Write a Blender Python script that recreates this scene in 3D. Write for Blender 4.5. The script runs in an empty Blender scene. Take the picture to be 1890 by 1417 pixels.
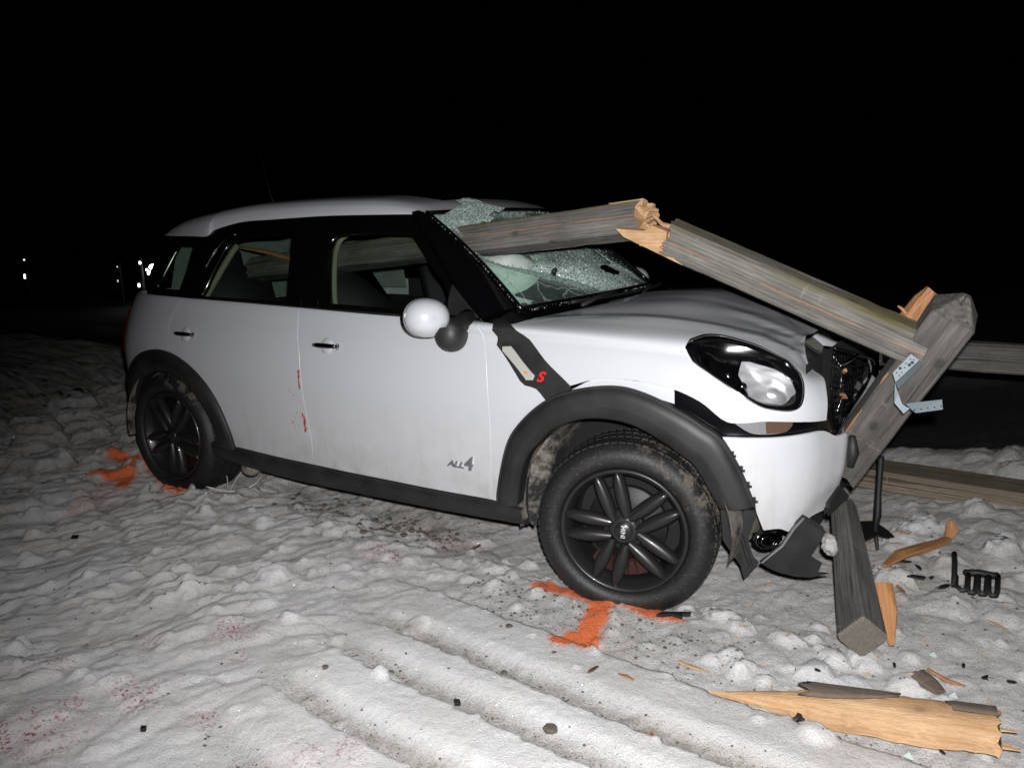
import bpy, bmesh, math, random
import numpy as np
from mathutils import Vector, Matrix, Quaternion
from mathutils.geometry import delaunay_2d_cdt
random.seed(7); RNG = np.random.default_rng(11)
SC = bpy.context.scene
COL = SC.collection

# ---------------------------------------------------------------- camera, night sky, flash, exposure
CAM = Vector((1.14781, -3.40552, 1.42003))
YAW, PIT, ROL, FPX = 0.562573, 0.201454, -0.0205994, 1493.89
fw = Vector((-math.sin(YAW)*math.cos(PIT), math.cos(YAW)*math.cos(PIT), -math.sin(PIT)))
rt = fw.cross(Vector((0, 0, 1))).normalized(); up = rt.cross(fw)
rt, up = (rt*math.cos(ROL)+up*math.sin(ROL)), (up*math.cos(ROL)-rt*math.sin(ROL))
cd = bpy.data.cameras.new('camera'); co = bpy.data.objects.new('camera', cd); COL.objects.link(co)
cd.sensor_width = 36.0; cd.sensor_fit = 'HORIZONTAL'; cd.lens = FPX/1890*36; cd.clip_end = 800; cd.clip_start = .05
M = Matrix((rt, up, -fw)).transposed().to_4x4(); M.translation = CAM
co.matrix_world = M
SC.camera = co
w = bpy.data.worlds.new('World'); SC.world = w; w.use_nodes = True
nt = w.node_tree
sky = nt.nodes.new('ShaderNodeTexSky'); sky.sky_type = 'NISHITA'; sky.sun_disc = False
sky.sun_elevation = math.radians(-9); sky.sun_rotation = math.radians(150)
nt.links.new(sky.outputs[0], nt.nodes['Background'].inputs[0]); nt.nodes['Background'].inputs[1].default_value = .02
# the photographer's electronic flash, a few centimetres from the lens: the only light of the picture
ld = bpy.data.lights.new('camera_flash', 'SPOT'); lo = bpy.data.objects.new('camera_flash', ld); COL.objects.link(lo)
ld.energy = 555; ld.color = (.99, .985, 1.0); ld.shadow_soft_size = .018; ld.spot_size = math.radians(108); ld.spot_blend = .9
aim = (fw + rt*.20 - up*.27).normalized()          # the hand-held flash points a little low
lo.matrix_world = Matrix.Translation(CAM + rt*.035 + up*.075) @ aim.to_track_quat('-Z', 'Y').to_matrix().to_4x4()
SC.view_settings.view_transform = 'Standard'; SC.view_settings.look = 'None'
SC.view_settings.exposure = 0; SC.view_settings.gamma = 1
SC.render.engine = 'CYCLES'
SC.cycles.max_bounces = 8; SC.cycles.transparent_max_bounces = 16; SC.cycles.use_denoising = True
SC.cycles.sample_clamp_indirect = 4.0

# ---------------------------------------------------------------- materials
class NT:
    def __init__(s, name):
        s.m = bpy.data.materials.new(name); s.m.use_nodes = True; s.t = s.m.node_tree
        s.b = s.t.nodes['Principled BSDF']; s.out = s.t.nodes['Material Output']
    def n(s, typ, **k):
        o = s.t.nodes.new('ShaderNode'+typ)
        for a, v in k.items():
            if a in o.bl_rna.properties: setattr(o, a, v)
            else: o.inputs[a.replace('_', ' ')].default_value = v
        return o
    def l(s, a, b): s.t.links.new(a, b)
    def noise(s, scale, detail=4, rough=.55, vec=None, dist=0.0):
        o = s.n('TexNoise'); o.inputs['Scale'].default_value = scale; o.inputs['Detail'].default_value = detail
        o.inputs['Roughness'].default_value = rough; o.inputs['Distortion'].default_value = dist
        if vec is not None: s.l(vec, o.inputs['Vector'])
        return o.outputs['Fac']
    def ramp(s, fac, stops):
        o = s.n('ValToRGB'); e = o.color_ramp.elements
        while len(e) < len(stops): e.new(.5)
        for i, (p, c) in enumerate(stops):
            e[i].position = p; e[i].color = (c, c, c, 1) if not isinstance(c, tuple) else (*c, 1)
        s.l(fac, o.inputs[0]); return o.outputs[0]
    def mix(s, fac, a, b):
        o = s.n('Mix'); o.data_type = 'RGBA'
        if isinstance(fac, float): o.inputs[0].default_value = fac
        else: s.l(fac, o.inputs[0])
        for v, i in ((a, 6), (b, 7)):
            if isinstance(v, tuple): o.inputs[i].default_value = (*v, 1)
            else: s.l(v, o.inputs[i])
        return o.outputs[2]
    def math(s, op, a, b=0.0, c=None, clamp=True):
        o = s.n('Math'); o.operation = op; o.use_clamp = clamp and op in ('ADD', 'SUBTRACT', 'MULTIPLY_ADD')
        for i, v in enumerate((a, b) if c is None else (a, b, c)):
            if isinstance(v, (int, float)): o.inputs[i].default_value = v
            else: s.l(v, o.inputs[i])
        return o.outputs[0]
    def coord(s, which='Object', scale=(1, 1, 1)):
        tc = s.n('TexCoord'); mp = s.n('Mapping'); mp.inputs['Scale'].default_value = scale
        s.l(tc.outputs[which], mp.inputs[0]); return mp.outputs[0]
    def attr(s, name):
        o = s.n('Attribute'); o.attribute_name = name; return o.outputs['Fac']
    def bump(s, h, strength=.3, dist=.01):
        o = s.n('Bump'); o.inputs['Strength'].default_value = strength; o.inputs['Distance'].default_value = dist
        s.l(h, o.inputs['Height']); s.l(o.outputs[0], s.b.inputs['Normal']); return o
    def set(s, **k):
        for a, v in k.items():
            i = s.b.inputs[a.replace('_', ' ')]
            if isinstance(v, tuple): i.default_value = (*v, 1) if len(v) == 3 else v
            elif isinstance(v, (int, float)): i.default_value = v
            else: s.l(v, i)
        return s

def simple(name, col, rough=.5, metal=0.0, coat=0.0, var=.0, vscale=20, bump=0.0, bscale=120, emit=None):
    k = NT(name)
    if var > 0:
        f = k.noise(vscale, 5)
        c = k.mix(f, tuple(x*(1-var) for x in col), tuple(min(1, x*(1+var)) for x in col)); k.set(Base_Color=c)
    else: k.set(Base_Color=col)
    k.set(Roughness=rough, Metallic=metal, Coat_Weight=coat, Coat_Roughness=.04)
    if bump: k.bump(k.noise(bscale, 3), bump, .002)
    if emit: k.set(Emission_Color=emit[0], Emission_Strength=emit[1])
    return k.m

MAT = {}
def mk_paint():
    k = NT('white_paint'); P = k.coord('Object')
    sep = k.n('SeparateXYZ'); k.l(P, sep.inputs[0]); z = sep.outputs[2]
    low = k.n('MapRange'); low.inputs[1].default_value = .72; low.inputs[2].default_value = .28; k.l(z, low.inputs[0])
    n1 = k.noise(9, 6, .65, P); n2 = k.noise(160, 3, .6, P)
    mp = k.coord('Object', (26, 26, 1.2)); strk = k.ramp(k.noise(1.0, 4, .6, mp), [(.50, 0.0), (.72, 1.0)])
    d = k.math('MULTIPLY', low.outputs[0], k.ramp(n1, [(.3, 0.0), (.75, 1.0)]))
    d = k.math('MULTIPLY', k.math('ADD', d, k.math('MULTIPLY', k.math('MULTIPLY', strk, low.outputs[0]), .5)), .62)
    sp = k.ramp(n2, [(.66, 0.0), (.74, 1.0)])
    spz = k.math('MULTIPLY', sp, k.math('MULTIPLY', low.outputs[0], .5))
    d2 = k.math('ADD', d, spz)
    c = k.mix(d2, (.56, .57, .59), (.33, .295, .25))
    k.set(Base_Color=c, Roughness=k.math('ADD', .32, k.math('MULTIPLY', d2, .5)), Coat_Weight=k.math('SUBTRACT', 1.0, d2), Coat_Roughness=.03)
    MAT['paint'] = k.m
mk_paint()
def mk_plastic(name, col, dust, rough):
    k = NT(name); P = k.coord('Object')
    n1 = k.noise(7, 6, .6, P); n2 = k.noise(260, 2, .5, P)
    f = k.math('MULTIPLY', k.ramp(n1, [(.35, 0.0), (.8, 1.0)]), dust)
    k.set(Base_Color=k.mix(f, col, (.16, .15, .14)), Roughness=rough); k.bump(n2, .12, .001)
    return k.m
MAT['plastic'] = mk_plastic('black_plastic', (.0085, .009, .0105), .16, .52)
MAT['plastic_dark'] = mk_plastic('matt_black_plastic', (.006, .006, .0065), .07, .6)
MAT['gloss'] = simple('gloss_black', (.0025, .0025, .003), .16)
MAT['gap'] = simple('dark_cavity', (.006, .006, .006), .9)
MAT['chrome'] = simple('chrome', (.8, .8, .82), .12, 1.0)
MAT['chromedark'] = simple('dark_chrome', (.10, .10, .105), .16, 1.0)
def mk_silver():
    k = NT('reflector_silver'); n = k.noise(14, 1, .4, k.coord('Object', (.6, .6, 2.2)), .3)
    k.set(Base_Color=k.mix(k.ramp(n, [(.40, 0.0), (.60, 1.0)]), (.52, .52, .53), (.92, .92, .94)), Roughness=.27, Metallic=.6, Coat_Weight=.5); return k.m
MAT['silver'] = mk_silver()
MAT['rim'] = simple('black_alloy', (.012, .012, .013), .36, 0.0, .15, .3, 40)
MAT['disc'] = simple('rusty_steel', (.022, .020, .020), .5, .6, 0, .4, 60)
MAT['caliper'] = simple('red_caliper', (.028, .006, .005), .5)
MAT['bolt'] = simple('bolt_steel', (.03, .03, .032), .3, .7)
MAT['red'] = simple('red_enamel', (.9, .02, .015), .35)
MAT['tail'] = simple('red_lamp_plastic', (.085, .006, .006), .15, 0, .3)
MAT['badge'] = simple('grey_badge', (.30, .30, .31), .3, .7, 0, .3, 300)
MAT['letter'] = simple('pale_letter', (.55, .55, .55), .4)
MAT['orange'] = simple('amber_plastic', (.75, .22, .03), .3)
MAT['indicator'] = simple('frosted_lens', (.42, .41, .38), .25, 0, .6, .12, 200)
MAT['seat'] = simple('dark_upholstery', (.018, .017, .018), .8, 0, 0, .4, 30)
MAT['trim'] = simple('cream_trim', (.21, .205, .15), .7)
MAT['liner'] = simple('grey_headliner', (.22, .25, .23), .9, 0, 0, .35, 9)
MAT['dash'] = simple('dark_dashboard', (.012, .012, .012), .6, 0, 0, .3, 30)
MAT['yellow'] = simple('yellow_label', (.55, .33, .03), .6)
MAT['galv'] = simple('galvanised_steel', (.155, .19, .205), .6, .1, 0, .25, 40)
MAT['hole'] = simple('nail_hole', (.02, .014, .01), .8)
MAT['cable'] = simple('white_cable', (.75, .75, .74), .4)
MAT['leaf'] = simple('brown_leaf', (.10, .035, .015), .7, 0, 0, .4, 80)
MAT['bag'] = None
def mk_cloth():
    k = NT('airbag_cloth'); n = k.noise(26, 5, .6)
    k.set(Base_Color=k.mix(n, (.42, .50, .45), (.66, .72, .66)), Roughness=.9); k.bump(k.noise(60, 4), .5, .01); return k.m
MAT['bag'] = mk_cloth()
def mk_rubber():
    k = NT('tyre_rubber'); P = k.coord('Object')
    n1 = k.noise(16, 8, .7, P); n2 = k.noise(90, 4, .6, P)
    sep = k.n('SeparateXYZ'); k.l(P, sep.inputs[0])
    # mud thrown up on the upper front of the tyre
    a = k.math('MULTIPLY_ADD', sep.outputs[0], 2.2, k.math('MULTIPLY', sep.outputs[2], 1.9))
    m = k.n('MapRange'); m.inputs[1].default_value = .60; m.inputs[2].default_value = .98; k.l(a, m.inputs[0])
    f = k.math('MULTIPLY', m.outputs[0], k.ramp(n1, [(.50, 0.0), (.58, 1.0)]))
    f = k.math('MAXIMUM', f, k.math('MULTIPLY', k.ramp(n2, [(.56, 0.0), (.8, 1.0)]), .30))
    c = k.mix(k.ramp(n2, [(.3, 0.0), (.7, 1.0)]), (.070, .052, .036), (.17, .15, .125))
    k.set(Base_Color=k.mix(f, (.010, .010, .010), c), Roughness=k.math('ADD', .55, k.math('MULTIPLY', f, .4)))
    k.bump(k.math('ADD', k.math('MULTIPLY', n2, .6), k.math('MULTIPLY', f, .8)), .35, .006); return k.m
MAT['rubber'] = mk_rubber()
def mk_mud():
    k = NT('muddy_liner'); P = k.coord('Object')
    n1 = k.noise(8, 7, .7, P); n2 = k.noise(70, 5, .65, P)
    f = k.ramp(n1, [(.42, 0.0), (.56, 1.0)])
    c = k.mix(n2, (.12, .09, .06), (.34, .32, .29))
    k.set(Base_Color=k.mix(f, (.012, .012, .012), c), Roughness=.85); k.bump(n2, .8, .012); return k.m
MAT['mud'] = mk_mud()
def mk_glass(name, tint, refl=1.0):
    k = NT(name); k.t.nodes.remove(k.b)
    tr = k.n('BsdfTransparent'); tr.inputs[0].default_value = (*tint, 1)
    gl = k.n('BsdfGlossy'); gl.inputs['Roughness'].default_value = .01
    fr = k.n('Fresnel'); fr.inputs[0].default_value = 1.45
    mx = k.n('MixShader'); mx.inputs[0].default_value = .07; k.l(tr.outputs[0], mx.inputs[1]); k.l(gl.outputs[0], mx.inputs[2])
    k.l(mx.outputs[0], k.out.inputs[0]); return k.m
MAT['glass'] = mk_glass('side_glass', (.70, .78, .72))
MAT['lens'] = mk_glass('clear_lens', (.95, .95, .95))
def mk_crackle():
    k = NT('shattered_glass'); k.t.nodes.remove(k.b); P = k.coord('Object')
    v1 = k.n('TexVoronoi'); v1.feature = 'DISTANCE_TO_EDGE'; v1.inputs['Scale'].default_value = 75; k.l(P, v1.inputs[0])
    v2 = k.n('TexVoronoi'); v2.feature = 'DISTANCE_TO_EDGE'; v2.inputs['Scale'].default_value = 9
    nz = k.n('TexNoise'); nz.inputs['Scale'].default_value = 6; k.l(P, nz.inputs[0])
    mv = k.n('Mix'); mv.data_type = 'VECTOR'; mv.inputs[0].default_value = .12; k.l(P, mv.inputs[4]); k.l(nz.outputs[1], mv.inputs[5]); k.l(mv.outputs[1], v2.inputs[0])
    dens = k.attr('crack'); n = k.noise(30, 4, .6, P)
    fine = k.ramp(v1.outputs[0], [(.0, 1.0), (.16, .15)])
    big = k.ramp(v2.outputs[0], [(.0, .95), (.035, 0.0)])
    f = k.math('MULTIPLY', dens, k.math('ADD', k.math('MULTIPLY', fine, .85), k.math('MULTIPLY', n, .7)))
    f = k.math('MAXIMUM', f, k.math('MULTIPLY', big, .5))
    f = k.math('ADD', f, .03)
    cv = k.n('TexVoronoi'); cv.inputs['Scale'].default_value = 75; k.l(P, cv.inputs[0])
    col = k.mix(cv.outputs[0], (.20, .36, .30), (.72, .80, .77))
    df = k.n('BsdfDiffuse'); k.l(col, df.inputs[0])
    tr = k.n('BsdfTransparent'); tr.inputs[0].default_value = (.74, .86, .80, 1)
    gl = k.n('BsdfGlossy'); gl.inputs['Roughness'].default_value = .08
    cn = k.n('Bump'); cn.inputs['Strength'].default_value = .7; cn.inputs['Distance'].default_value = .02; k.l(cv.outputs[0], cn.inputs['Height'])
    k.l(cn.outputs[0], gl.inputs['Normal'])
    m1 = k.n('MixShader'); k.l(f, m1.inputs[0]); k.l(tr.outputs[0], m1.inputs[1]); k.l(df.outputs[0], m1.inputs[2])
    m2 = k.n('MixShader'); k.l(k.math('MULTIPLY', dens, .12), m2.inputs[0]); k.l(m1.outputs[0], m2.inputs[1]); k.l(gl.outputs[0], m2.inputs[2])
    k.l(m2.outputs[0], k.out.inputs[0]); return k.m
MAT['crackle'] = mk_crackle()
MAT['shard'] = simple('glass_granules', (.36, .46, .42), .08, 0, 1.0, .5, 400)
def mk_wood(name, fresh, dark, light, split=0.0, moss=0.0):
    """weathered or fresh softwood, grain along the local X axis"""
    k = NT(name); P = k.coord('Object', (1.6, 26, 26)); P2 = k.coord('Object', (5, 130, 130)); P3 = k.coord('Object')
    ring = k.n('TexWave'); ring.wave_type = 'BANDS'; ring.bands_direction = 'Z'; ring.inputs['Scale'].default_value = .9
    ring.inputs['Distortion'].default_value = 7; ring.inputs['Detail'].default_value = 3; ring.inputs['Detail Scale'].default_value = .7; k.l(P, ring.inputs[0])
    g1 = k.noise(1.6, 6, .6, P); g2 = k.noise(3.0, 5, .65, P2)
    v = k.n('TexVoronoi'); v.inputs['Scale'].default_value = 5.5; k.l(k.coord('Object', (1, 1.5, 1.5)), v.inputs[0])
    knot = k.ramp(v.outputs['Distance'], [(.0, 1.0), (.10, .75), (.13, .2), (.22, 0.0)])
    f = k.math('ADD', k.math('MULTIPLY', g1, .55), k.math('MULTIPLY', g2, .45))
    f = k.ramp(f, [(.32, 0.0), (.68, 1.0)])
    f = k.math('SUBTRACT', f, k.math('MULTIPLY', ring.outputs[1], .22))
    c = k.mix(f, dark, light)
    big = k.ramp(k.noise(5, 3, .5, P3), [(.35, 0.0), (.7, 1.0)])
    c = k.mix(k.math('MULTIPLY', big, .45), c, tuple(x*.55 for x in dark))
    c = k.mix(k.math('MULTIPLY', knot, .75), c, tuple(x*.35 for x in dark))
    ck = k.ramp(k.noise(2.2, 4, .6, k.coord('Object', (.55, 30, 30))), [(.60, 0.0), (.645, 1.0)])
    c = k.mix(k.math('MULTIPLY', ck, .35 if fresh else .8), c, tuple(x*(.6 if fresh else .25) for x in dark))
    tr = k.ramp(k.noise(1.3, 3, .6, k.coord('Object', (26, 5, 5))), [(.66, 0.0), (.70, 1.0)])
    if not fresh: c = k.mix(k.math('MULTIPLY', tr, .30), c, light)
    if moss:
        sp = k.n('SeparateXYZ'); k.l(P3, sp.inputs[0])
        mz = k.n('MapRange'); mz.inputs[1].default_value = .03; mz.inputs[2].default_value = .055; k.l(sp.outputs[2], mz.inputs[0])
        c = k.mix(k.math('MULTIPLY', k.math('MULTIPLY', mz.outputs[0], big), moss), c, (.13, .115, .035))
    if split:
        sp = k.n('SeparateXYZ'); k.l(P3, sp.inputs[0])
        wob = k.n('MapRange'); wob.inputs[1].default_value = .3; wob.inputs[2].default_value = .7; wob.inputs[3].default_value = -.004; wob.inputs[4].default_value = .004
        k.l(k.noise(4, 3, .6, P3), wob.inputs[0])
        o = k.n('Math'); o.operation = 'ADD'; k.l(sp.outputs[2], o.inputs[0]); k.l(wob.outputs[0], o.inputs[1])
        o2 = k.n('Math'); o2.operation = 'ABSOLUTE'; k.l(o.outputs[0], o2.inputs[0])
        ln = k.ramp(o2.outputs[0], [(.0, 1.0), (.0018, .0)])
        br = k.ramp(k.noise(7, 3, .6, P3), [(.42, 0.0), (.52, 1.0)])
        c = k.mix(k.math('MULTIPLY', k.math('MULTIPLY', ln, br), split), c, (.34, .17, .08))
    k.set(Base_Color=c, Roughness=.55 if fresh else .82)
    k.bump(k.math('ADD', k.math('MULTIPLY', f, .5), k.math('MULTIPLY', g2, .5)), .8, .005)
    return k.m
MAT['grey_wood'] = mk_wood('weathered_wood', False, (.075, .070, .062), (.30, .28, .25), .9, .9)
MAT['grey_wood2'] = mk_wood('weathered_post_wood', False, (.050, .046, .041), (.215, .20, .178), 0, 0)
MAT['brown_wood'] = mk_wood('brown_weathered_wood', False, (.14, .105, .068), (.32, .27, .205), .3, 0)
MAT['fresh'] = mk_wood('fresh_split_wood', True, (.46, .25, .11), (.74, .52, .31))
MAT['fresh2'] = mk_wood('orange_split_wood', True, (.33, .13, .045), (.60, .33, .14))
MAT['bark'] = mk_wood('bark_wood', False, (.10, .07, .05), (.22, .17, .13))
MAT['stump_wood'] = mk_wood('dark_weathered_wood', False, (.030, .028, .026), (.135, .125, .112), 0, 0)
MAT['turn_silver'] = simple('turn_lamp_reflector', (.30, .30, .31), .25, .4, .8, .5, 30)
MAT['amber_lens'] = simple('smoked_amber_lens', (.10, .06, .042), .12, 0, .8)
MAT['cut_wood'] = simple('cut_wood_end', (.135, .12, .10), .9, 0, 0, .9, 35, 1.0, 40)
def catmull(P, t):
    P=np.asarray(P,float); n=len(P); t=np.clip(np.asarray(t,float),0,n-1-1e-9)
    i=np.floor(t).astype(int); u=t-i
    g=lambda k: P[np.clip(k,0,n-1)] + np.where((k<0)[(...,)+(None,)*(P.ndim-1)], P[0]-P[1],0) + np.where((k>n-1)[(...,)+(None,)*(P.ndim-1)], P[-1]-P[-2],0)
    a,b,c,d=g(i-1),g(i),g(i+1),g(i+2)
    u=u[(...,)+(None,)*(P.ndim-1)]
    return .5*((2*b)+(c-a)*u+(2*a-5*b+4*c-d)*u*u+(3*b-a-3*c+d)*u**3)
PLAN=[(-3.30,0),(-3.285,-.35),(-3.21,-.62),(-3.07,-.765),(-2.80,-.845),(-2.45,-.880),(-2.0,-.888),(-1.5,-.888),(-1.0,-.888),(-.60,-.886),
 (-.30,-.884),(0,-.876),(.25,-.855),(.42,-.815),(.55,-.74),(.63,-.63),(.672,-.45),(.605,-.22),(.58,0)]
ZR=[.20,.33,.47,.62,.76,.88,.97,1.035]
IN=[.05,.032,.010,.002,.000,.016,.042,.072]
# overrides of the upper rows per station: (z5,i5,z6,i6,z7,i7)
UP={0:(.88,.03,.99,.075,1.06,.13),1:(.88,.03,.99,.075,1.06,.13),2:(.88,.028,.99,.07,1.062,.12),3:(.88,.024,.985,.06,1.063,.10),4:(.88,.018,.98,.048,1.064,.08),5:(.88,.016,.98,.045,1.062,.074),
 6:(.88,.016,.975,.042,1.056,.073),7:(.88,.016,.972,.042,1.047,.072),8:(.88,.016,.97,.042,1.038,.072),9:(.88,.016,.97,.042,1.031,.072),
 10:(.88,.016,.97,.045,1.026,.085),11:(.87,.016,.96,.046,1.018,.10),12:(.86,.018,.945,.052,1.006,.12),13:(.85,.02,.925,.06,.985,.14),14:(.84,.022,.905,.065,.965,.155),
 15:(.83,.022,.885,.065,.945,.155),16:(.82,.02,.87,.06,.93,.15),17:(.82,.02,.865,.06,.92,.15),18:(.82,.02,.865,.06,.915,.15)}
R8={9:(-.50,-.40,1.046),10:(-.28,-.42,1.066),11:(-.02,-.42,1.066),12:(.16,-.40,1.046),13:(.28,-.37,1.024),14:(.36,-.32,1.004),15:(.42,-.26,.985),16:(.45,-.19,.97),17:(.465,-.1,.962),18:(.47,0,.96)}
R9={9:(-.42,0,1.055),10:(-.25,0,1.085),11:(-.02,0,1.080),12:(.12,0,1.058),13:(.21,0,1.044),14:(.265,0,1.034),15:(.30,0,1.026),16:(.315,0,1.02),17:(.325,0,1.016),18:(.33,0,1.014)}
def build_net():
    pl=np.array(PLAN); n=len(pl)
    tg=np.gradient(pl,axis=0); tg[0]=(0,-1); tg[-1]=(0,1)
    nm=np.stack([tg[:,1],-tg[:,0]],1); nm/=np.linalg.norm(nm,axis=1)[:,None]   # outward
    net=np.zeros((n,10,3))
    for i in range(n):
        z=list(ZR); d=list(IN)
        z[5],d[5],z[6],d[6],z[7],d[7]=UP[i]
        for r in range(8):
            net[i,r,:2]=pl[i]-nm[i]*d[r]; net[i,r,2]=z[r]
        if i in R8: net[i,8]=R8[i]; net[i,9]=R9[i]
        else:
            net[i,8,:2]=pl[i]-nm[i]*(d[7]+.06); net[i,8,2]=z[7]+.006
            net[i,9,:2]=pl[i]-nm[i]*(d[7]+.12); net[i,9,2]=z[7]+.008
    return net
NET=build_net()
def shell(t,v):
    t=np.atleast_1d(np.asarray(t,float)); v=np.atleast_1d(np.asarray(v,float))
    rows=catmull(NET,t)            # (m,10,3)
    m=len(t); n=10; v=np.clip(v,0,n-1-1e-9); i=np.floor(v).astype(int); u=(v-i)[:,None]; ar=np.arange(m)
    def g(k):
        o=rows[ar,np.clip(k,0,n-1)].copy()
        lo=k<0; o[lo]+=rows[lo,0]-rows[lo,1]
        hi=k>n-1; o[hi]+=rows[hi,n-1]-rows[hi,n-2]
        return o
    a,b,c,d=g(i-1),g(i),g(i+1),g(i+2)
    return .5*((2*b)+(c-a)*u+(2*a-5*b+4*c-d)*u*u+(3*b-a-3*c+d)*u**3)
def shell_n(t,v):
    e=1e-3
    a=shell(t+e,v)-shell(t-e,v); b=shell(t,v+e)-shell(t,v-e)
    n=np.cross(a,b); return n/np.maximum(np.linalg.norm(n,axis=1),1e-9)[:,None]

# ---------------------------------------------------------------- object helpers
def link(o, parent=None):
    COL.objects.link(o)
    if parent is not None: o.parent = parent
    return o
def tag(o, label=None, cat=None, group=None, kind=None):
    for a, v in (('label', label), ('category', cat), ('group', group), ('kind', kind)):
        if v: o[a] = v
    return o
def empty(name, loc=(0, 0, 0), parent=None):
    o = bpy.data.objects.new(name, None); o.location = loc; o.empty_display_size = .1
    return link(o, parent)
def mesh(name, V, F, mat, parent=None, smooth=False, normals=None, recalc=False):
    me = bpy.data.meshes.new(name)
    me.from_pydata([tuple(map(float, v)) for v in V], [], [tuple(int(i) for i in f) for f in F]); me.update()
    if smooth: me.polygons.foreach_set('use_smooth', [True]*len(me.polygons))
    if normals is not None: me.normals_split_custom_set_from_vertices([tuple(map(float, n)) for n in normals])
    if recalc:
        b = bmesh.new(); b.from_mesh(me); bmesh.ops.recalc_face_normals(b, faces=b.faces); b.to_mesh(me); b.free()
    for m in (mat if isinstance(mat, list) else [mat]): me.materials.append(m)
    return link(bpy.data.objects.new(name, me), parent)
def from_bm(name, bm, mat, parent=None, smooth=False, recalc=True):
    if recalc: bmesh.ops.recalc_face_normals(bm, faces=bm.faces)
    me = bpy.data.meshes.new(name); bm.to_mesh(me); bm.free()
    if smooth: me.polygons.foreach_set('use_smooth', [True]*len(me.polygons))
    for m in (mat if isinstance(mat, list) else [mat]): me.materials.append(m)
    return link(bpy.data.objects.new(name, me), parent)
def frame(p0, p1, upv=(0, 0, 1)):
    """matrix at the middle of p0-p1 with X along it"""
    a, b = Vector(p0), Vector(p1); x = (b-a).normalized(); u = Vector(upv); y = u.cross(x).normalized(); z = x.cross(y)
    m = Matrix((x, y, z)).transposed().to_4x4(); m.translation = (a+b)/2; return m, (b-a).length
def add_box(bm, c, s, rot=None, bevel=0.0):
    r = bmesh.ops.create_cube(bm, size=1.0); vs = r['verts']
    for v in vs:
        v.co = Vector((v.co.x*s[0], v.co.y*s[1], v.co.z*s[2]))
    if bevel:
        es = list({e for v in vs for e in v.link_edges}); q = bmesh.ops.bevel(bm, geom=es, offset=bevel, segments=2, affect='EDGES'); vs = list({v for f in q['faces'] for v in f.verts} | {v for v in vs if v.is_valid})
    for v in vs:
        p = v.co.copy()
        if rot is not None: p = rot @ p
        v.co = p + Vector(c)
    return vs
def add_tube(bm, pts, r, n=8, cap=True):
    pts = [Vector(p) for p in pts]; rs = r if isinstance(r, (list, tuple)) else [r]*len(pts); rings = []
    ref = Vector((0, 0, 1))
    for i, p in enumerate(pts):
        d = (pts[min(i+1, len(pts)-1)]-pts[max(i-1, 0)]).normalized()
        if abs(d.dot(ref)) > .95: ref = Vector((1, 0, 0))
        a = d.cross(ref).normalized(); b = a.cross(d); ref = b
        rings.append([bm.verts.new(p+(a*math.cos(2*math.pi*k/n)+b*math.sin(2*math.pi*k/n))*rs[i]) for k in range(n)])
    for q, s in zip(rings, rings[1:]):
        for k in range(n): bm.faces.new((q[k], q[(k+1) % n], s[(k+1) % n], s[k]))
    if cap: bm.faces.new(rings[0][::-1]); bm.faces.new(rings[-1])
def curve_pts(P, n):
    t = np.linspace(0, len(P)-1, n); return catmull(np.array(P, float), t)
def lathe(bm, prof, n=48, axis='Y'):
    """profile of (radius, along) revolved about the axis"""
    rings = []
    for k in range(n):
        a = 2*math.pi*k/n
        rings.append([bm.verts.new((r*math.cos(a), y, r*math.sin(a))) for r, y in prof])
    for k in range(n):
        A, B = rings[k], rings[(k+1) % n]
        for i in range(len(prof)-1):
            bm.faces.new((A[i], A[i+1], B[i+1], B[i]))
def grid_faces(a, b, close=False):
    F = []
    for i in range(a-1):
        for j in range(b-1): F.append((i*b+j, i*b+j+1, (i+1)*b+j+1, (i+1)*b+j))
    return F
def prism(name, poly3, nrm, depth, mat, parent=None, bevel=0.0, smooth=False):
    """a plate with the outline POLY3 (3-D points), DEPTH thick against NRM"""
    bm = bmesh.new(); n = Vector(nrm).normalized()
    vs = [bm.verts.new(p) for p in poly3]; f = bm.faces.new(vs)
    r = bmesh.ops.extrude_face_region(bm, geom=[f])
    for v in r['geom']:
        if isinstance(v, bmesh.types.BMVert): v.co -= n*depth
    if bevel: bmesh.ops.bevel(bm, geom=list(bm.edges), offset=bevel, segments=2, affect='EDGES')
    return from_bm(name, bm, mat, parent, smooth)
def text_mesh(name, body, size, mat, parent, M4, extrude=.001, shear=0.0, bold=0.0, xs=1.0):
    cu = bpy.data.curves.new(name, 'FONT'); cu.body = body; cu.size = size; cu.extrude = extrude; cu.align_x = 'CENTER'; cu.align_y = 'CENTER'
    cu.shear = shear; cu.offset = bold; cu.resolution_u = 4
    o = bpy.data.objects.new(name, cu); COL.objects.link(o)
    bpy.context.view_layer.update()
    me = bpy.data.meshes.new_from_object(o.evaluated_get(bpy.context.evaluated_depsgraph_get()))
    bpy.data.objects.remove(o); bpy.data.curves.remove(cu)
    me.name = name; me.materials.clear(); me.materials.append(mat)
    me.transform(M4 @ Matrix.Diagonal((xs, 1, 1, 1)))
    return link(bpy.data.objects.new(name, me), parent)
def basis(o, n, upv=(0, 0, 1), spin=0.0):
    """matrix at O whose Z is N and whose Y leans to UPV"""
    n = Vector(n).normalized(); x = Vector(upv).cross(n).normalized(); y = n.cross(x)
    m = Matrix((x, y, n)).transposed().to_4x4() @ Matrix.Rotation(spin, 4, 'Z'); m.translation = Vector(o); return m

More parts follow.
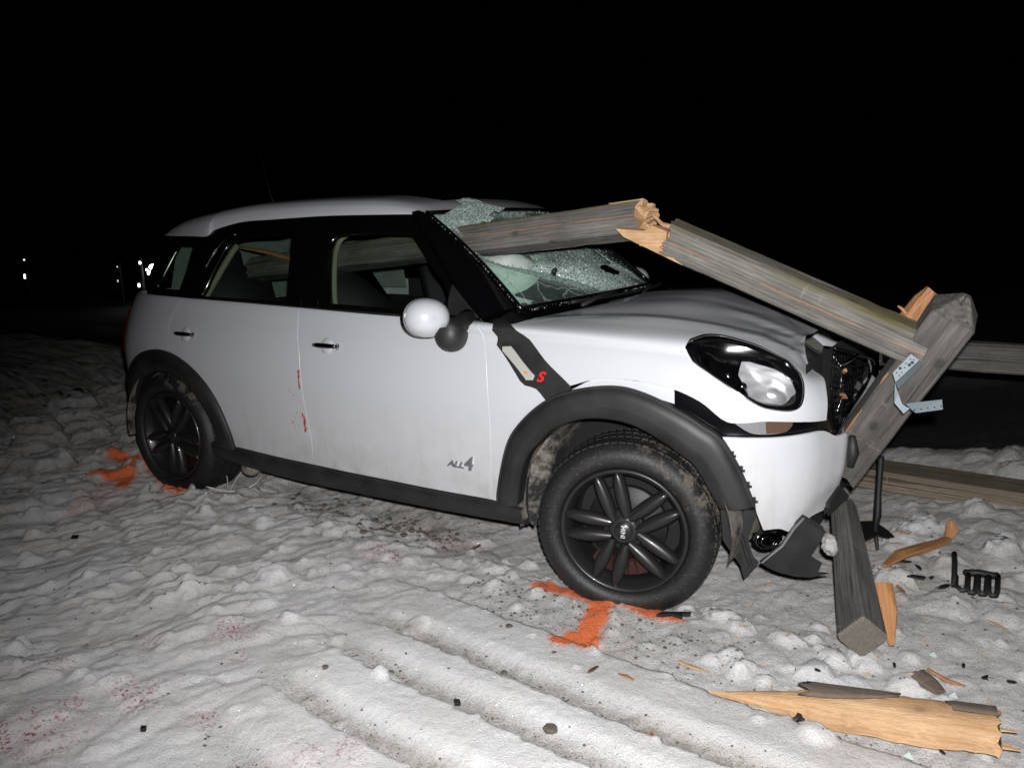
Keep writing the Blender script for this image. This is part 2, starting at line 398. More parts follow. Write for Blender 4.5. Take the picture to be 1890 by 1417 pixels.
# ---------------------------------------------------------------- noise
def hsh(i, j, s):
    v = np.sin(i*127.1+j*311.7+s*74.7)*43758.5453; return v-np.floor(v)
def vnoise(x, y, s=0):
    i, j = np.floor(x), np.floor(y); u, v = x-i, y-j; u = u*u*u*(u*(u*6-15)+10); v = v*v*v*(v*(v*6-15)+10)
    return (hsh(i, j, s)*(1-u)+hsh(i+1, j, s)*u)*(1-v)+(hsh(i, j+1, s)*(1-u)+hsh(i+1, j+1, s)*u)*v
def fbm(x, y, o=4, s=0, g=.5):
    a, t, n = 1.0, 0.0, 0.0
    for k in range(o):
        t = t+a*vnoise(x, y, s+k); n += a; a *= g; x, y = x*2.03+1.7*y*.05, y*2.03-1.3*x*.05
    return t/n
def worley(x, y, s=0):
    i, j = np.floor(x), np.floor(y); f1 = np.full(x.shape, 9.0); f2 = f1.copy(); idn = np.zeros(x.shape)
    for a in (-1, 0, 1):
        for b in (-1, 0, 1):
            ci, cj = i+a, j+b
            px, py = ci+.15+.7*hsh(ci, cj, s+1), cj+.15+.7*hsh(ci, cj, s+2)
            d = np.hypot(px-x, py-y); h = hsh(ci, cj, s+3)
            nr = d < f1
            f2 = np.where(nr, f1, np.minimum(f2, d)); idn = np.where(nr, h, idn); f1 = np.where(nr, d, f1)
    return f1, f2, idn
def sst(a, b, x):
    t = np.clip((x-a)/(b-a), 0, 1); return t*t*(3-2*t)

# ---------------------------------------------------------------- the snow
CLODS = []
def scatter_clods(n, x0, x1, y0, y1, r0, r1):
    for _ in range(n):
        CLODS.append((RNG.uniform(x0, x1), RNG.uniform(y0, y1), r0+(r1-r0)*RNG.random()**2.2, RNG.uniform(.45, .95), RNG.uniform(.7, 1.5), RNG.uniform(0, 3.14)))
scatter_clods(60, .75, 2.0, -.3, 1.0, .02, .085)
scatter_clods(26, .55, 1.6, -.95, -.2, .015, .06)
scatter_clods(40, -.3, 1.2, -1.25, -.95, .006, .03)
scatter_clods(40, -.9, .1, -1.05, -.75, .006, .035)
scatter_clods(36, -1.9, -.5, -1.0, -.55, .012, .05)
scatter_clods(40, -2.6, -.9, -1.9, -.9, .006, .028)
scatter_clods(170, -2.4, .9, -2.3, -.85, .004, .022)
scatter_clods(60, -2.4, -.4, -1.7, -.75, .010, .045)
scatter_clods(26, -2.6, -.9, -2.3, -1.2, .02, .06)
scatter_clods(40, .2, 1.3, -1.3, -.6, .008, .04)
scatter_clods(40, -3.6, -2.1, -1.1, -.6, .01, .055)
for c in [(.34, -.72, .05, .8, 1.3, .3), (.42, -.78, .045, .8, 1, 0), (.5, -1.05, .045, .9, 1, 1), (.46, -1.0, .035, .9, 1.2, 0), (.58, -1.08, .03, 1, 1, 0),
          (.98, -.86, .06, .7, 1.3, .9), (.78, -1.30, .045, .7, 1.2, 0), (.05, -1.05, .014, 1, 1, 0), (-.32, -.93, .028, 1, 1, 0), (-.5, -.83, .03, .8, 1.2, 0),
          (-1.42, -.86, .075, .6, 1.6, 2.9), (-1.12, -.72, .05, .8, 1.5, .2), (-.62, -.80, .05, .6, 1.5, .3), (-.75, -.95, .045, .6, 1.6, .5), (.2, -.72, .03, 1, 1, 0)]: CLODS.append(c)
EDGES = [-2.26, -1.975, -1.705, -1.49, -1.175]
def ground_base(x, y):
    """height and dirt of the trodden snow (before the clods)"""
    wx = x+.10*(fbm(x*3, y*3, 3, 5)-.5); wy = y+.10*(fbm(x*3, y*3, 3, 9)-.5)
    c = y+.10*x                                         # across the wheel ruts
    rut = sst(-.95, -.60, x+.25*(fbm(y*4, x*2, 2, 31)-.5)+.22*(y+1.3))*sst(-1.10, -1.22, c)
    ca, sa = math.cos(1.15), math.sin(1.15)
    u, v = (wx*ca+wy*sa), (-wx*sa+wy*ca)
    f1, f2, i1 = worley(u*3.6, v*8.5, 3)
    g1, g2, i2 = worley(u*9+3, v*19, 8)
    e1, e2 = np.clip((f2-f1)*2.2, 0, 1), np.clip((g2-g1)*2.0, 0, 1)
    lum = (1-(1-e1)**2.4)*(.15+.85*i1**1.6); lum2 = (1-(1-e2)**2.2)*(.1+.9*i2**2)
    left = sst(-.5, -1.4, x)
    far = sst(-2.3, -3.6, x)
    amp = (.006+.020*left*(.35+.65*sst(-1.6, -.9, y))+.030*far)*(1-rut*.9)
    right = sst(.75, 1.1, x)*sst(-.7, -.1, y)
    r1, r2, i3 = worley(wx*5.5, wy*5.5, 17)
    rub = np.clip((r2-r1)*1.4, 0, 1)**.55*(.3+.7*i3)
    h = .030*left+amp*lum*1.5+(.006+.009*left+.012*far)*(1-rut)*lum2+.05*(fbm(x*1.1, y*1.1, 3, 1)-.5)+.045*left*(1-rut)*(1-np.abs(2*fbm(u*1.6, v*4.2, 3, 14)-1)-.6)+.016*(fbm(x*7, y*7, 3, 2)-.5)*(1-.5*rut)+.014*(fbm(u*12, v*26, 4, 4)-.5)*(1-.6*rut)+.006*(fbm(x*60, y*60, 3, 6)-.5)
    h = h+right*(.055*rub+.05*sst(.85, 1.35, x)*sst(0, .5, y))
    dirt = .05+.46*fbm(x*2.2, y*2.2, 4, 12)*(.45+.55*sst(-1.9, -1.1, y+.2*x))
    saw = np.zeros_like(x); dz = np.zeros_like(x)
    e = np.array(EDGES); wob = .025*(fbm(x*1.5, y*.4, 3, 21)-.5); cc = c+wob
    for k, ek in enumerate(e):
        nxt = e[k+1] if k+1 < len(e) else ek+.3
        m = ((cc >= ek) & (cc < nxt)).astype(float); s = cc-ek
        saw += m*.036*sst(.055, .15, s); dz += m*(1-sst(.05, .12, s))
    h = h+rut*(saw-.012); dirt = dirt+rut*(dz*.80-.12)
    # dirty bare strip beside the car and gravel under it
    und = sst(-1.05, -.80, y)*sst(-2.4, -1.9, x)*sst(.15, -.2, x)
    strip = np.exp(-((y+.62+.02*x)/.13)**2)*sst(-2.0, -1.6, x)*sst(-.9, -1.2, x)
    h = h-.028*sst(-.85, -.5, y)*sst(-2.4, -2.0, x)*sst(.9, .5, x)-.03*strip
    dirt = dirt+.55*strip+.22*und*fbm(x*6, y*6, 4, 41)
    dirt = dirt+.35*np.exp(-(((x-.02)/.45)**2+((y+1.0)/.14)**2))+.25*sst(.55, 1.2, x)*fbm(x*5, y*5, 3, 44)
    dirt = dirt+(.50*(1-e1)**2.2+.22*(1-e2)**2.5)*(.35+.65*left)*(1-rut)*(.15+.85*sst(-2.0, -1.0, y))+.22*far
    # pressed down by the wheels, and the post's imprint
    for wx0, wy0, dd in ((.02, -.90, -.040), (-2.6, -.82, .0)):
        h = h-dd*np.exp(-(((x-wx0)/.30)**2+((y-wy0)/.14)**2))
    h = h+.035*np.exp(-(((x+2.95)/.3)**2+((y+.70)/.16)**2))
    h = h-.03*sst(1.8, 2.2, y)+.10*np.exp(-((y-4.6)/.9)**2)*(1+.6*fbm(x*1.3, y*1.3, 3, 61))*sst(-1, .5, x)+.16*np.exp(-((y-1.62)/.22)**2)*.4
    return h, np.clip(dirt, 0, 1)
def clod_h(x, y, c):
    cx, cy, r, hh, an, th = c
    dx, dy = x-cx, y-cy; a = (dx*math.cos(th)+dy*math.sin(th))/an; b = -dx*math.sin(th)+dy*math.cos(th)
    k = np.hypot(a, b)/r
    k = k*(1+.75*(fbm(x*32, y*32, 3, int(cx*97) % 13)-.5)+.3*(vnoise(x*90, y*90, 5)-.5))
    return hh*r*.85*np.clip(1-k*k, 0, 1)**.38*(1+.35*(vnoise(x*45, y*45, 3)-.5))
def gz(x, y):
    X, Y = np.array([float(x)]), np.array([float(y)]); h = float(ground_base(X, Y)[0][0]); b = 0.0
    for c in CLODS:
        if abs(x-c[0]) < c[2]*1.7 and abs(y-c[1]) < c[2]*1.7: b = max(b, float(clod_h(X, Y, c)[0]))
    return h+b
def seg_mask(x, y, pts, w):
    d = np.full(x.shape, 9.0)
    for (ax, ay), (bx, by) in zip(pts, pts[1:]):
        vx, vy = bx-ax, by-ay; t = np.clip(((x-ax)*vx+(y-ay)*vy)/(vx*vx+vy*vy), 0, 1)
        d = np.minimum(d, np.hypot(x-ax-t*vx, y-ay-t*vy))
    return d/w
def axis_vals(a, b, st, lo, hi):
    core = np.arange(a, b, st); o, s = [], st
    v = a
    while v > lo: s *= 1.09; v -= s; o.append(v)
    q, s, v = [], st, core[-1]
    while v < hi: s *= 1.09; v += s; q.append(v)
    return np.concatenate([o[::-1], core, q])
def build_ground():
    xs = axis_vals(-4.6, 2.1, .0125, -260, 260); ys = axis_vals(-2.75, 1.5, .0125, -60, 320)
    X, Y = np.meshgrid(xs, ys, indexing='ij'); H, D = ground_base(X, Y)
    falloff = sst(40, 12, np.hypot(X, Y)); H = H*falloff
    bump = np.zeros_like(H)
    for c in CLODS:
        r = c[2]*1.7
        i0, i1 = np.searchsorted(xs, (c[0]-r, c[0]+r)); j0, j1 = np.searchsorted(ys, (c[1]-r, c[1]+r))
        if i1 > i0 and j1 > j0:
            s = np.s_[i0:i1, j0:j1]; bump[s] = np.maximum(bump[s], clod_h(X[s], Y[s], c))
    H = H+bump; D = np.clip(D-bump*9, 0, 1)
    # sprayed orange marks
    paint = np.zeros_like(H)
    nz = .55*(fbm(X*26, Y*26, 3, 71)-.5)+.5*(fbm(X*90, Y*90, 2, 77)-.5)
    for pts, wd in (([(-.33, -.865), (-.21, -.85), (-.08, -.875), (.0, -.85), (.11, -.865), (.2, -.845)], .032), ([(-.06, -.88), (-.04, -1.0), (-.03, -1.09), (-.07, -1.19)], .034), ([(-.03, -1.09), (.02, -1.17)], .03),
                    ([(-3.36, -.73), (-3.14, -.72), (-2.89, -.76), (-2.62, -.85)], .03), ([(-2.72, -.80), (-2.52, -.90)], .05), ([(-3.07, -.79), (-2.98, -.93), (-3.10, -1.02)], .03), ([(-2.98, -.90), (-2.86, -1.0)], .03)):
        m = seg_mask(X, Y, pts, wd); paint = np.maximum(paint, np.clip(1.2-m*.62+nz*1.3, 0, 1)*(m < 3))
    spray = np.exp(-seg_mask(X, Y, [(-2.95, -.95), (-2.75, -1.25)], .13)**2)*.35*fbm(X*18, Y*18, 3, 79)
    paint = np.clip(np.maximum(paint, spray), 0, 1)
    H = H+.008*(paint > .5)*fbm(X*60, Y*60, 2, 80)
    blood = np.zeros_like(H)
    for bx, by, br in [(-1.14, -2.47, .15), (-1.09, -2.40, .14), (-1.01, -2.15, .10), (-1.09, -2.29, .08), (-.34, -2.03, .10), (-.32, -2.1, .06), (-1.05, -.97, .10), (-.90, -.70, .12), (-1.05, -1.75, .09), (-1.25, -1.95, .07), (-.92, -1.85, .05), (-1.35, -2.2, .06), (-.75, -2.1, .05), (-.55, -2.3, .05)]:
        blood = np.maximum(blood, np.exp(-(((X-bx)/br)**2+((Y-by)/(br*.8))**2)))
    n0, n1 = X.shape
    V = np.stack([X, Y, H], -1).reshape(-1, 3)
    ii, jj = np.meshgrid(np.arange(n0-1), np.arange(n1-1), indexing='ij'); a = (ii*n1+jj).ravel()
    F = np.stack([a, a+n1, a+n1+1, a+1], 1)
    me = bpy.data.meshes.new('snowy_ground'); me.vertices.add(len(V)); me.vertices.foreach_set('co', V.ravel().astype(np.float32))
    me.loops.add(F.size); me.loops.foreach_set('vertex_index', F.ravel().astype(np.int32))
    me.polygons.add(len(F)); me.polygons.foreach_set('loop_start', np.arange(0, F.size, 4, dtype=np.int32)); me.polygons.foreach_set('use_smooth', np.ones(len(F), dtype=bool))
    me.update(calc_edges=True)
    road = sst(1.75, 2.05, Y+.2*(fbm(X*2, Y*2, 2, 88)-.5))*(1-.55*np.exp(-((Y-4.6+.3*(fbm(X*.8, Y*.8, 3, 89)-.5))/.5)**2)*sst(-1, .5, X))
    for nm, arr in (('dirt', D), ('paint', paint), ('blood', blood), ('road', road)):
        me.attributes.new(nm, 'FLOAT', 'POINT').data.foreach_set('value', arr.ravel().astype(np.float32))
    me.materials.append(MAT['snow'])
    return tag(link(bpy.data.objects.new('snowy_ground', me)), kind='structure')
def mk_snow():
    k = NT('dirty_snow'); P = k.coord('Object')
    n1 = k.noise(3.5, 6, .6, P); n2 = k.noise(38, 5, .65, P); n3 = k.noise(190, 3, .6, P); n4 = k.noise(900, 2, .5, P)
    d = k.attr('dirt'); pa = k.attr('paint'); bl = k.attr('blood'); rd = k.attr('road')
    c = k.mix(n1, (.82, .815, .82), (.93, .925, .915))
    g = k.math('MULTIPLY', d, k.ramp(n2, [(.25, .35), (.75, 1.0)]))
    c = k.mix(k.math('MULTIPLY', k.ramp(k.noise(1.7, 5, .6, P), [(.40, 0.0), (.68, 1.0)]), .42), c, (.60, .545, .465))
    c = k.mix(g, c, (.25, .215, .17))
    gr = k.math('MULTIPLY', k.ramp(n3, [(.56, 0.0), (.66, 1.0)]), k.math('MULTIPLY', k.math('ADD', d, .10), 1.1))
    c = k.mix(k.math('MULTIPLY', gr, .8), c, (.07, .055, .04))
    fl = k.ramp(n2, [(.70, 0.0), (.76, 1.0)])
    c = k.mix(k.math('MULTIPLY', fl, k.math('MULTIPLY', d, .55)), c, (.10, .085, .065))
    bm = k.ramp(k.noise(100, 3, .5, P), [(.55, 0.0), (.61, 1.0)])
    bs = k.ramp(k.noise(14, 3, .6, P), [(.36, 0.0), (.58, 1.0)])
    c = k.mix(k.math('MULTIPLY', k.math('MULTIPLY', bl, bm), k.math('MULTIPLY', bs, 1.0)), c, (.42, .008, .045))
    c = k.mix(k.math('MULTIPLY', bl, k.math('MULTIPLY', bs, .09)), c, (.40, .06, .09))
    pn = k.math('MULTIPLY_ADD', k.math('SUBTRACT', n3, .5, clamp=False), 1.1, k.math('MULTIPLY', k.math('SUBTRACT', n2, .5, clamp=False), .9), clamp=False)
    pf = k.ramp(k.math('ADD', pa, k.math('MULTIPLY', pn, k.ramp(pa, [(0.0, 0.0), (.12, 1.0)]), clamp=False)), [(.04, 0.0), (.26, .20), (.58, 1.0)])
    c = k.mix(pf, c, (1.0, .225, .07))
    c = k.mix(rd, c, k.mix(n2, (.012, .012, .012), (.032, .031, .03)))
    k.set(Base_Color=c, Roughness=.75)
    k.set(Subsurface_Weight=k.math('MULTIPLY', k.math('SUBTRACT', 1.0, k.math('MAXIMUM', pf, rd)), .38)); k.b.inputs['Subsurface Radius'].default_value = (1.0, .93, .86); k.b.inputs['Subsurface Scale'].default_value = .016
    h = k.math('ADD', k.math('MULTIPLY', n3, .7), k.math('MULTIPLY', n4, .4), clamp=False); h = k.math('ADD', h, k.math('MULTIPLY', n2, 1.0), clamp=False)
    k.bump(h, 1.0, .013)
    # ice grains that catch the flash
    v = k.n('TexVoronoi'); v.inputs['Scale'].default_value = 420; k.l(P, v.inputs[0])
    cell = k.n('SeparateColor'); k.l(v.outputs[1], cell.inputs[0])
    pick = k.math('GREATER_THAN', cell.outputs[0], .984)
    dist = k.math('LESS_THAN', v.outputs[0], .30)
    gl = k.n('BsdfGlossy'); gl.inputs['Roughness'].default_value = .22
    vm = k.n('VectorMath'); vm.operation = 'SUBTRACT'; k.l(v.outputs[1], vm.inputs[0]); vm.inputs[1].default_value = (.5, .5, .5)
    va = k.n('VectorMath'); va.operation = 'ADD'; k.l(vm.outputs[0], va.inputs[0]); gm = k.n('NewGeometry'); k.l(gm.outputs['Normal'], va.inputs[1])
    vn = k.n('VectorMath'); vn.operation = 'NORMALIZE'; k.l(va.outputs[0], vn.inputs[0]); k.l(vn.outputs[0], gl.inputs['Normal'])
    mx = k.n('MixShader'); f = k.math('MULTIPLY', k.math('MULTIPLY', pick, dist), .75)
    f = k.math('MULTIPLY', f, k.math('SUBTRACT', 1.0, rd))
    k.l(f, mx.inputs[0]); k.l(k.b.outputs[0], mx.inputs[1]); k.l(gl.outputs[0], mx.inputs[2]); k.l(mx.outputs[0], k.out.inputs[0])
    MAT['snow'] = k.m
mk_snow()
build_ground()

# ---------------------------------------------------------------- the car: panels cut out of one body surface
CAR = tag(empty('white_car'), 'wrecked white five-door car with a fence rail through its shattered windscreen', 'car')
def smooth_poly(P, seg=.05, ang=33):
    """closed outline, Catmull-Rom between its corners, in metric-ish (t*.4, v*.12) units"""
    P = np.array(P, float); n = len(P); out = []; S = np.array([.40, .12])
    Q = P*S
    def corner(i):
        a = Q[i]-Q[i-1]; b = Q[(i+1) % n]-Q[i]
        return math.degrees(math.acos(np.clip(a@b/(np.linalg.norm(a)*np.linalg.norm(b)+1e-9), -1, 1))) > ang
    cor = [corner(i) for i in range(n)]
    for i in range(n):
        j = (i+1) % n; L = np.linalg.norm(Q[j]-Q[i]); k = max(1, int(math.ceil(L/seg)))
        m0 = (Q[j]-Q[i]) if cor[i] else (Q[j]-Q[i-1])/2; m1 = (Q[j]-Q[i]) if cor[j] else (Q[(j+1) % n]-Q[i])/2
        for m in (m0, m1):
            l = np.linalg.norm(m)
            if l > L: m *= L/l
        for s in range(k):
            u = s/k
            out.append(((2*u**3-3*u*u+1)*Q[i]+(u**3-2*u*u+u)*m0+(-2*u**3+3*u*u)*Q[j]+(u**3-u*u)*m1)/S)
    return np.array(out)
def inside(pts, poly):
    x, y = pts[:, 0], pts[:, 1]; r = np.zeros(len(pts), bool); px, py = poly[:, 0], poly[:, 1]; j = len(poly)-1
    for i in range(len(poly)):
        c = ((py[i] > y) != (py[j] > y)) & (x < (px[j]-px[i])*(y-py[i])/(py[j]-py[i]+1e-12)+px[i]); r ^= c; j = i
    return r
def triangulate(loops, step):
    """loops[0] is the outline, the others holes; interior grid points at STEP (in the loops' units)"""
    V, E = [], []
    for L in loops:
        b = len(V); V += [tuple(p) for p in L]; E += [(b+i, b+(i+1) % len(L)) for i in range(len(L))]
    lo, hi = loops[0].min(0), loops[0].max(0)
    gx, gy = np.meshgrid(np.arange(lo[0]+step/2, hi[0], step), np.arange(lo[1]+step/2, hi[1], step), indexing='ij')
    G = np.stack([gx.ravel(), gy.ravel()], 1); G = G+(RNG.random(G.shape)-.5)*step*.1
    ok = inside(G, loops[0])
    for L in loops[1:]: ok &= ~inside(G, L)
    allb = np.concatenate(loops); G = G[ok]
    if len(G): G = G[(np.linalg.norm(G[:, None]-allb[None], axis=2).min(1) > step*.45)]
    V += [tuple(p) for p in G]
    r = delaunay_2d_cdt([Vector(p) for p in V], E, [], 0, 1e-6)
    P = np.array([tuple(p) for p in r[0]]); T = np.array([f for f in r[2]])
    c = P[T].mean(1); ok = inside(c, loops[0])
    for L in loops[1:]: ok &= ~inside(c, L)
    return P, T[ok]
def panel_mesh(name, P3, N3, T, mat, parent, lip=.014, gap=.0016, drop=.0015):
    """triangles T with normals N3, edges rolled inwards"""
    T = [tuple(t) for t in T]; cnt = {}
    for t in T:
        for a, b in ((t[0], t[1]), (t[1], t[2]), (t[2], t[0])): cnt[(a, b)] = t
    # orientation
    t = T[len(T)//2]; g = np.cross(P3[t[1]]-P3[t[0]], P3[t[2]]-P3[t[0]])
    if g @ N3[t[0]] < 0: T = [(a, c, b) for a, b, c in T]; cnt = {(b, a): k for (a, b), k in cnt.items()}
    bd = [(e, k) for e, k in cnt.items() if (e[1], e[0]) not in cnt]
    V = P3.copy(); N = N3.copy(); c = {}
    for (a, b), t in bd:
        d = (P3[a]+P3[b])/2; inw = P3[[i for i in t if i not in (a, b)][0]]-d
        ed = P3[b]-P3[a]; ed = ed/(np.linalg.norm(ed)+1e-9); inw = inw-(inw@ed)*ed; inw = inw/(np.linalg.norm(inw)+1e-9)
        for i in (a, b): c.setdefault(i, []).append(inw)
    VV, NN, F = list(V), list(N), list(T); lipi = {}
    for i, l in c.items():
        m = np.sum(l, 0); m = m/(np.linalg.norm(m)+1e-9)
        VV[i] = V[i]+m*gap
        o = -m*.75+N[i]*.65; o = o/np.linalg.norm(o)
        k0 = len(VV); VV += [VV[i]-m*.0004-N[i]*.0022-m*(-.0)+(-m)*.0009, VV[i]+(-m)*.0009-N[i]*lip]; NN += [o, -m]
        NN[i] = N[i]
        lipi[i] = (k0, k0+1)
    for (a, b), t in bd:
        if lip <= 0: break
        F.append((b, a, lipi[a][0], lipi[b][0])); F.append((lipi[b][0], lipi[a][0], lipi[a][1], lipi[b][1]))
    return mesh(name, VV, F, mat, parent, True, NN)
S2 = np.array([.40, .12])
def bodypanel(name, poly, mat, parent, holes=(), off=0.0, step=.035, lip=.014, gap=.0016, post=None):
    loops = [smooth_poly(poly)*S2]+[smooth_poly(h)*S2 for h in holes]
    P, T = triangulate(loops, step); tv = P/S2
    X = shell(tv[:, 0], tv[:, 1]); N = shell_n(tv[:, 0], tv[:, 1])
    if post is not None:
        X = post(X, tv, N); e = 2e-3
        a = post(shell(tv[:, 0]+e, tv[:, 1]), tv+[e, 0], N)-post(shell(tv[:, 0]-e, tv[:, 1]), tv-[e, 0], N)
        b = post(shell(tv[:, 0], tv[:, 1]+e), tv+[0, e], N)-post(shell(tv[:, 0], tv[:, 1]-e), tv-[0, e], N)
        M_ = np.cross(a, b); M_ /= np.maximum(np.linalg.norm(M_, axis=1), 1e-9)[:, None]
        N = np.where(((M_*N).sum(1) < 0)[:, None], -M_, M_)
    X = X+N*off
    return panel_mesh(name, X, N, T, mat, parent, lip, gap)
DP = dict(
 front_door=[(6.78, 6.92), (7.22, 6.92), (7.96, 6.9), (8.66, 6.95), (8.96, 6.96), (9.11, 4.81), (9.16, 2.9), (9.1, .94), (8.32, .91), (7.67, .92), (7.3, .92), (6.88, .95), (6.93, 1.89), (6.89, 3.17), (6.86, 4.64), (6.82, 5.43)],
 rear_door=[(5.04, 6.98), (5.49, 6.98), (6.19, 6.96), (6.78, 6.92), (6.82, 5.43), (6.86, 4.64), (6.89, 3.17), (6.93, 1.89), (6.88, .95), (6.48, .97), (6.1, 1.02), (5.76, 1.06), (5.74, 1.48), (5.66, 2.32), (5.47, 3.08), (5.18, 3.82), (4.77, 4.19), (4.78, 5.26), (4.85, 6.1)],
 front_fender=[(8.96, 6.96), (9.11, 4.81), (9.16, 2.9), (9.1, .94), (9.19, .93), (9.22, 1.38), (9.41, 2.66), (9.62, 3.31), (10.01, 4.02), (9.87, 4.32), (9.7, 4.39), (9.62, 4.51), (9.22, 5.72), (9.22, 6.14), (9.14, 6.92)],
 scuttle=[(10.01, 4.02), (9.87, 4.32), (9.7, 4.39), (9.62, 4.51), (9.22, 5.72), (9.22, 6.14), (9.14, 6.92), (9.35, 6.96), (9.48, 6.76), (9.95, 5.31), (10.33, 4.53), (10.32, 4.38)],
 hood=[(9.36, 6.93), (9.48, 6.76), (9.95, 5.31), (10.33, 4.53), (10.59, 4.79), (10.79, 4.91), (11.23, 4.93), (11.68, 4.81), (12.1, 4.48), (12.63, 3.89), (13.48, 3.93), (15.06, 3.8), (15.15, 4.49), (15.3, 5.3), (15.5, 5.9), (15.75, 6.6), (16.1, 7.0), (17, 7.05), (18, 7.05), (18, 8), (18, 9), (17, 9), (16, 9), (15, 9), (14, 9), (13, 9), (12, 9), (11, 9), (10, 9), (9.25, 9), (9.22, 8.5), (9.92, 8.17), (9.47, 7.64), (9.41, 7.0)],
 headlight=[(11.8, 6.48), (11.83, 6.9), (12.02, 7.14), (12.39, 7.21), (13.34, 7.05), (14.5, 6.57), (14.56, 5.98), (14.5, 5.39), (14.35, 4.66), (14.21, 4.34), (13.97, 4.22), (13.59, 4.27), (13.27, 4.4), (12.67, 5.01), (12.24, 5.48), (11.94, 5.88)],
 bumper=[(12.52, 3.49), (13.56, 3.5), (15.04, 3.53), (15.56, 3.30), (16.4, 3.3), (17, 3.3), (18, 3.3), (18, 3), (18, 2), (17, 1.6), (16, 1.5), (15.5, 1.48), (14.99, 1.43), (14.63, 1.25), (14.26, 1.15), (13.9, 1.27), (13.51, 1.24), (13.32, 1.71), (13.27, 1.93), (12.95, 2.74)],
 quarter=[(4.79, 4.19), (4.78, 5.26), (4.85, 6.1), (5.04, 6.98), (4.5, 7.0), (4, 7.0), (3.5, 7.0), (3, 7), (2.5, 7), (2, 7), (1.5, 7), (1, 7), (.5, 7), (0, 7), (0, 6), (0, 5), (0, 4), (0, 3), (0, 2), (0, 1), (.5, 1), (1, 1), (1.5, 1), (2, 1), (2.5, 1)],
)
def arch_tv(cx, cz, a, b, th):
    out = []
    for k in th:
        x, z = cx+a*math.cos(math.radians(k)), cz+b*math.sin(math.radians(k)); t, v = 4.5, 3.0
        for _ in range(30):
            s = shell([t, t+1e-3, t], [v, v, v+1e-3])[:, [0, 2]]; J = np.stack([(s[1]-s[0])/1e-3, (s[2]-s[0])/1e-3], 1)
            d = np.clip(np.linalg.solve(J, np.array([x, z])-s[0]), -.3, .3); t += d[0]; v += d[1]
        out.append((float(t), float(v)))
    return out
AR_OUT = arch_tv(-2.60, .33, .51, .462, range(0, 181, 9)); AR_IN = arch_tv(-2.60, .33, .385, .345, range(0, 181, 9))
DP['quarter'] = DP['quarter']+[(AR_OUT[-1][0]-.12, 1.0)]+AR_OUT[11:][::-1]
AF_OUT = [(9.19, .93), (9.22, 1.38), (9.41, 2.66), (9.62, 3.31), (10.01, 4.02), (10.37, 4.41), (10.87, 4.68), (11.28, 4.58), (11.87, 4.09), (12.21, 3.78), (12.54, 3.49), (12.95, 2.74), (13.27, 1.93)]
AF_IN = [(9.48, .91), (9.56, 1.57), (9.7, 2.39), (9.94, 2.92), (10.12, 3.27), (10.46, 3.59), (10.79, 3.68), (11.13, 3.61), (11.47, 3.36), (11.84, 2.99), (12.05, 2.77), (12.31, 2.25), (12.52, 1.79)]

def crumple(X, tv, N):
    """the crash: the hood rides up, folds across its nose and dents behind the headlight"""
    X = X.copy(); x, y, z = X[:, 0].copy(), X[:, 1].copy(), X[:, 2].copy()
    top = sst(6.2, 7.4, tv[:, 1])
    # long press line of the hood, and a raised waist
    d1 = (y+.62-.16*x); X[:, 2] += top*(.007*np.exp(-(d1/.05)**2)*sst(-.5, 0, x) - .005*np.exp(-((d1-.09)/.06)**2))
    X[:, 2] += top*.018*np.exp(-((x-.02)/.2)**2)*np.exp(-((y+.05)/.45)**2)
    # diagonal dents and buckles
    for (cx, cy, ang, L, Wd, A) in [(.22, -.40, .2, .30, .05, -.006), (.28, -.26, -.15, .22, .035, .006), (.10, -.20, .3, .25, .05, -.006), (.43, -.42, 1.0, .13, .028, .011), (.48, -.36, 1.0, .12, .026, -.012), (.50, -.50, .5, .09, .022, .007), (.36, -.34, .1, .16, .03, -.006)]:
        u = (x-cx)*math.cos(ang)+(y-cy)*math.sin(ang); v = -(x-cx)*math.sin(ang)+(y-cy)*math.cos(ang)
        X[:, 2] += top*.6*A*np.exp(-(u/L)**2-(v/Wd)**2)
    # nose corner pushed in beside the grille
    k = np.exp(-((x-.58)/.055)**2-((y+.52)/.085)**2-((z-.92)/.05)**2)
    X -= N*(.022*k)[:, None]
    k2 = np.exp(-((x-.55)/.03)**2-((y+.56)/.05)**2-((z-.955)/.03)**2); X += N*(.008*k2)[:, None]
    w = sst(15.6, 16.4, tv[:, 0])*sst(8.0, 7.1, tv[:, 1])
    X[:, 2] += w*(.030+.008*np.sin(y*19))
    return X
def bumper_dent(X, tv, N):
    x, y, z = X.T
    k = np.exp(-((tv[:, 0]-15.4)/.7)**2-((z-.73)/.06)**2)
    k2 = np.exp(-((tv[:, 0]-15.9)/.25)**2-((z-.62)/.16)**2)
    sw = sst(14.3, 15.0, tv[:, 0])*sst(2.0, 1.35, tv[:, 1]-.35*(tv[:, 0]-14.6))
    return X-N*(.012*k-.012*k2+.006*sw)[:, None]
PAINT = MAT['paint']
hood = bodypanel('hood', DP['hood'], PAINT, CAR, [DP['headlight']], step=.016, post=crumple, gap=.001)
fend = bodypanel('front_fender', DP['front_fender'], PAINT, CAR)
fdoor = bodypanel('front_door', DP['front_door'], PAINT, CAR, gap=.0022)
rdoor = bodypanel('rear_door', DP['rear_door'], PAINT, CAR, gap=.0022)
quart = bodypanel('rear_quarter_panel', DP['quarter'], PAINT, CAR)
bump = bodypanel('front_bumper', DP['bumper'], PAINT, CAR, step=.028, post=bumper_dent, lip=.02)
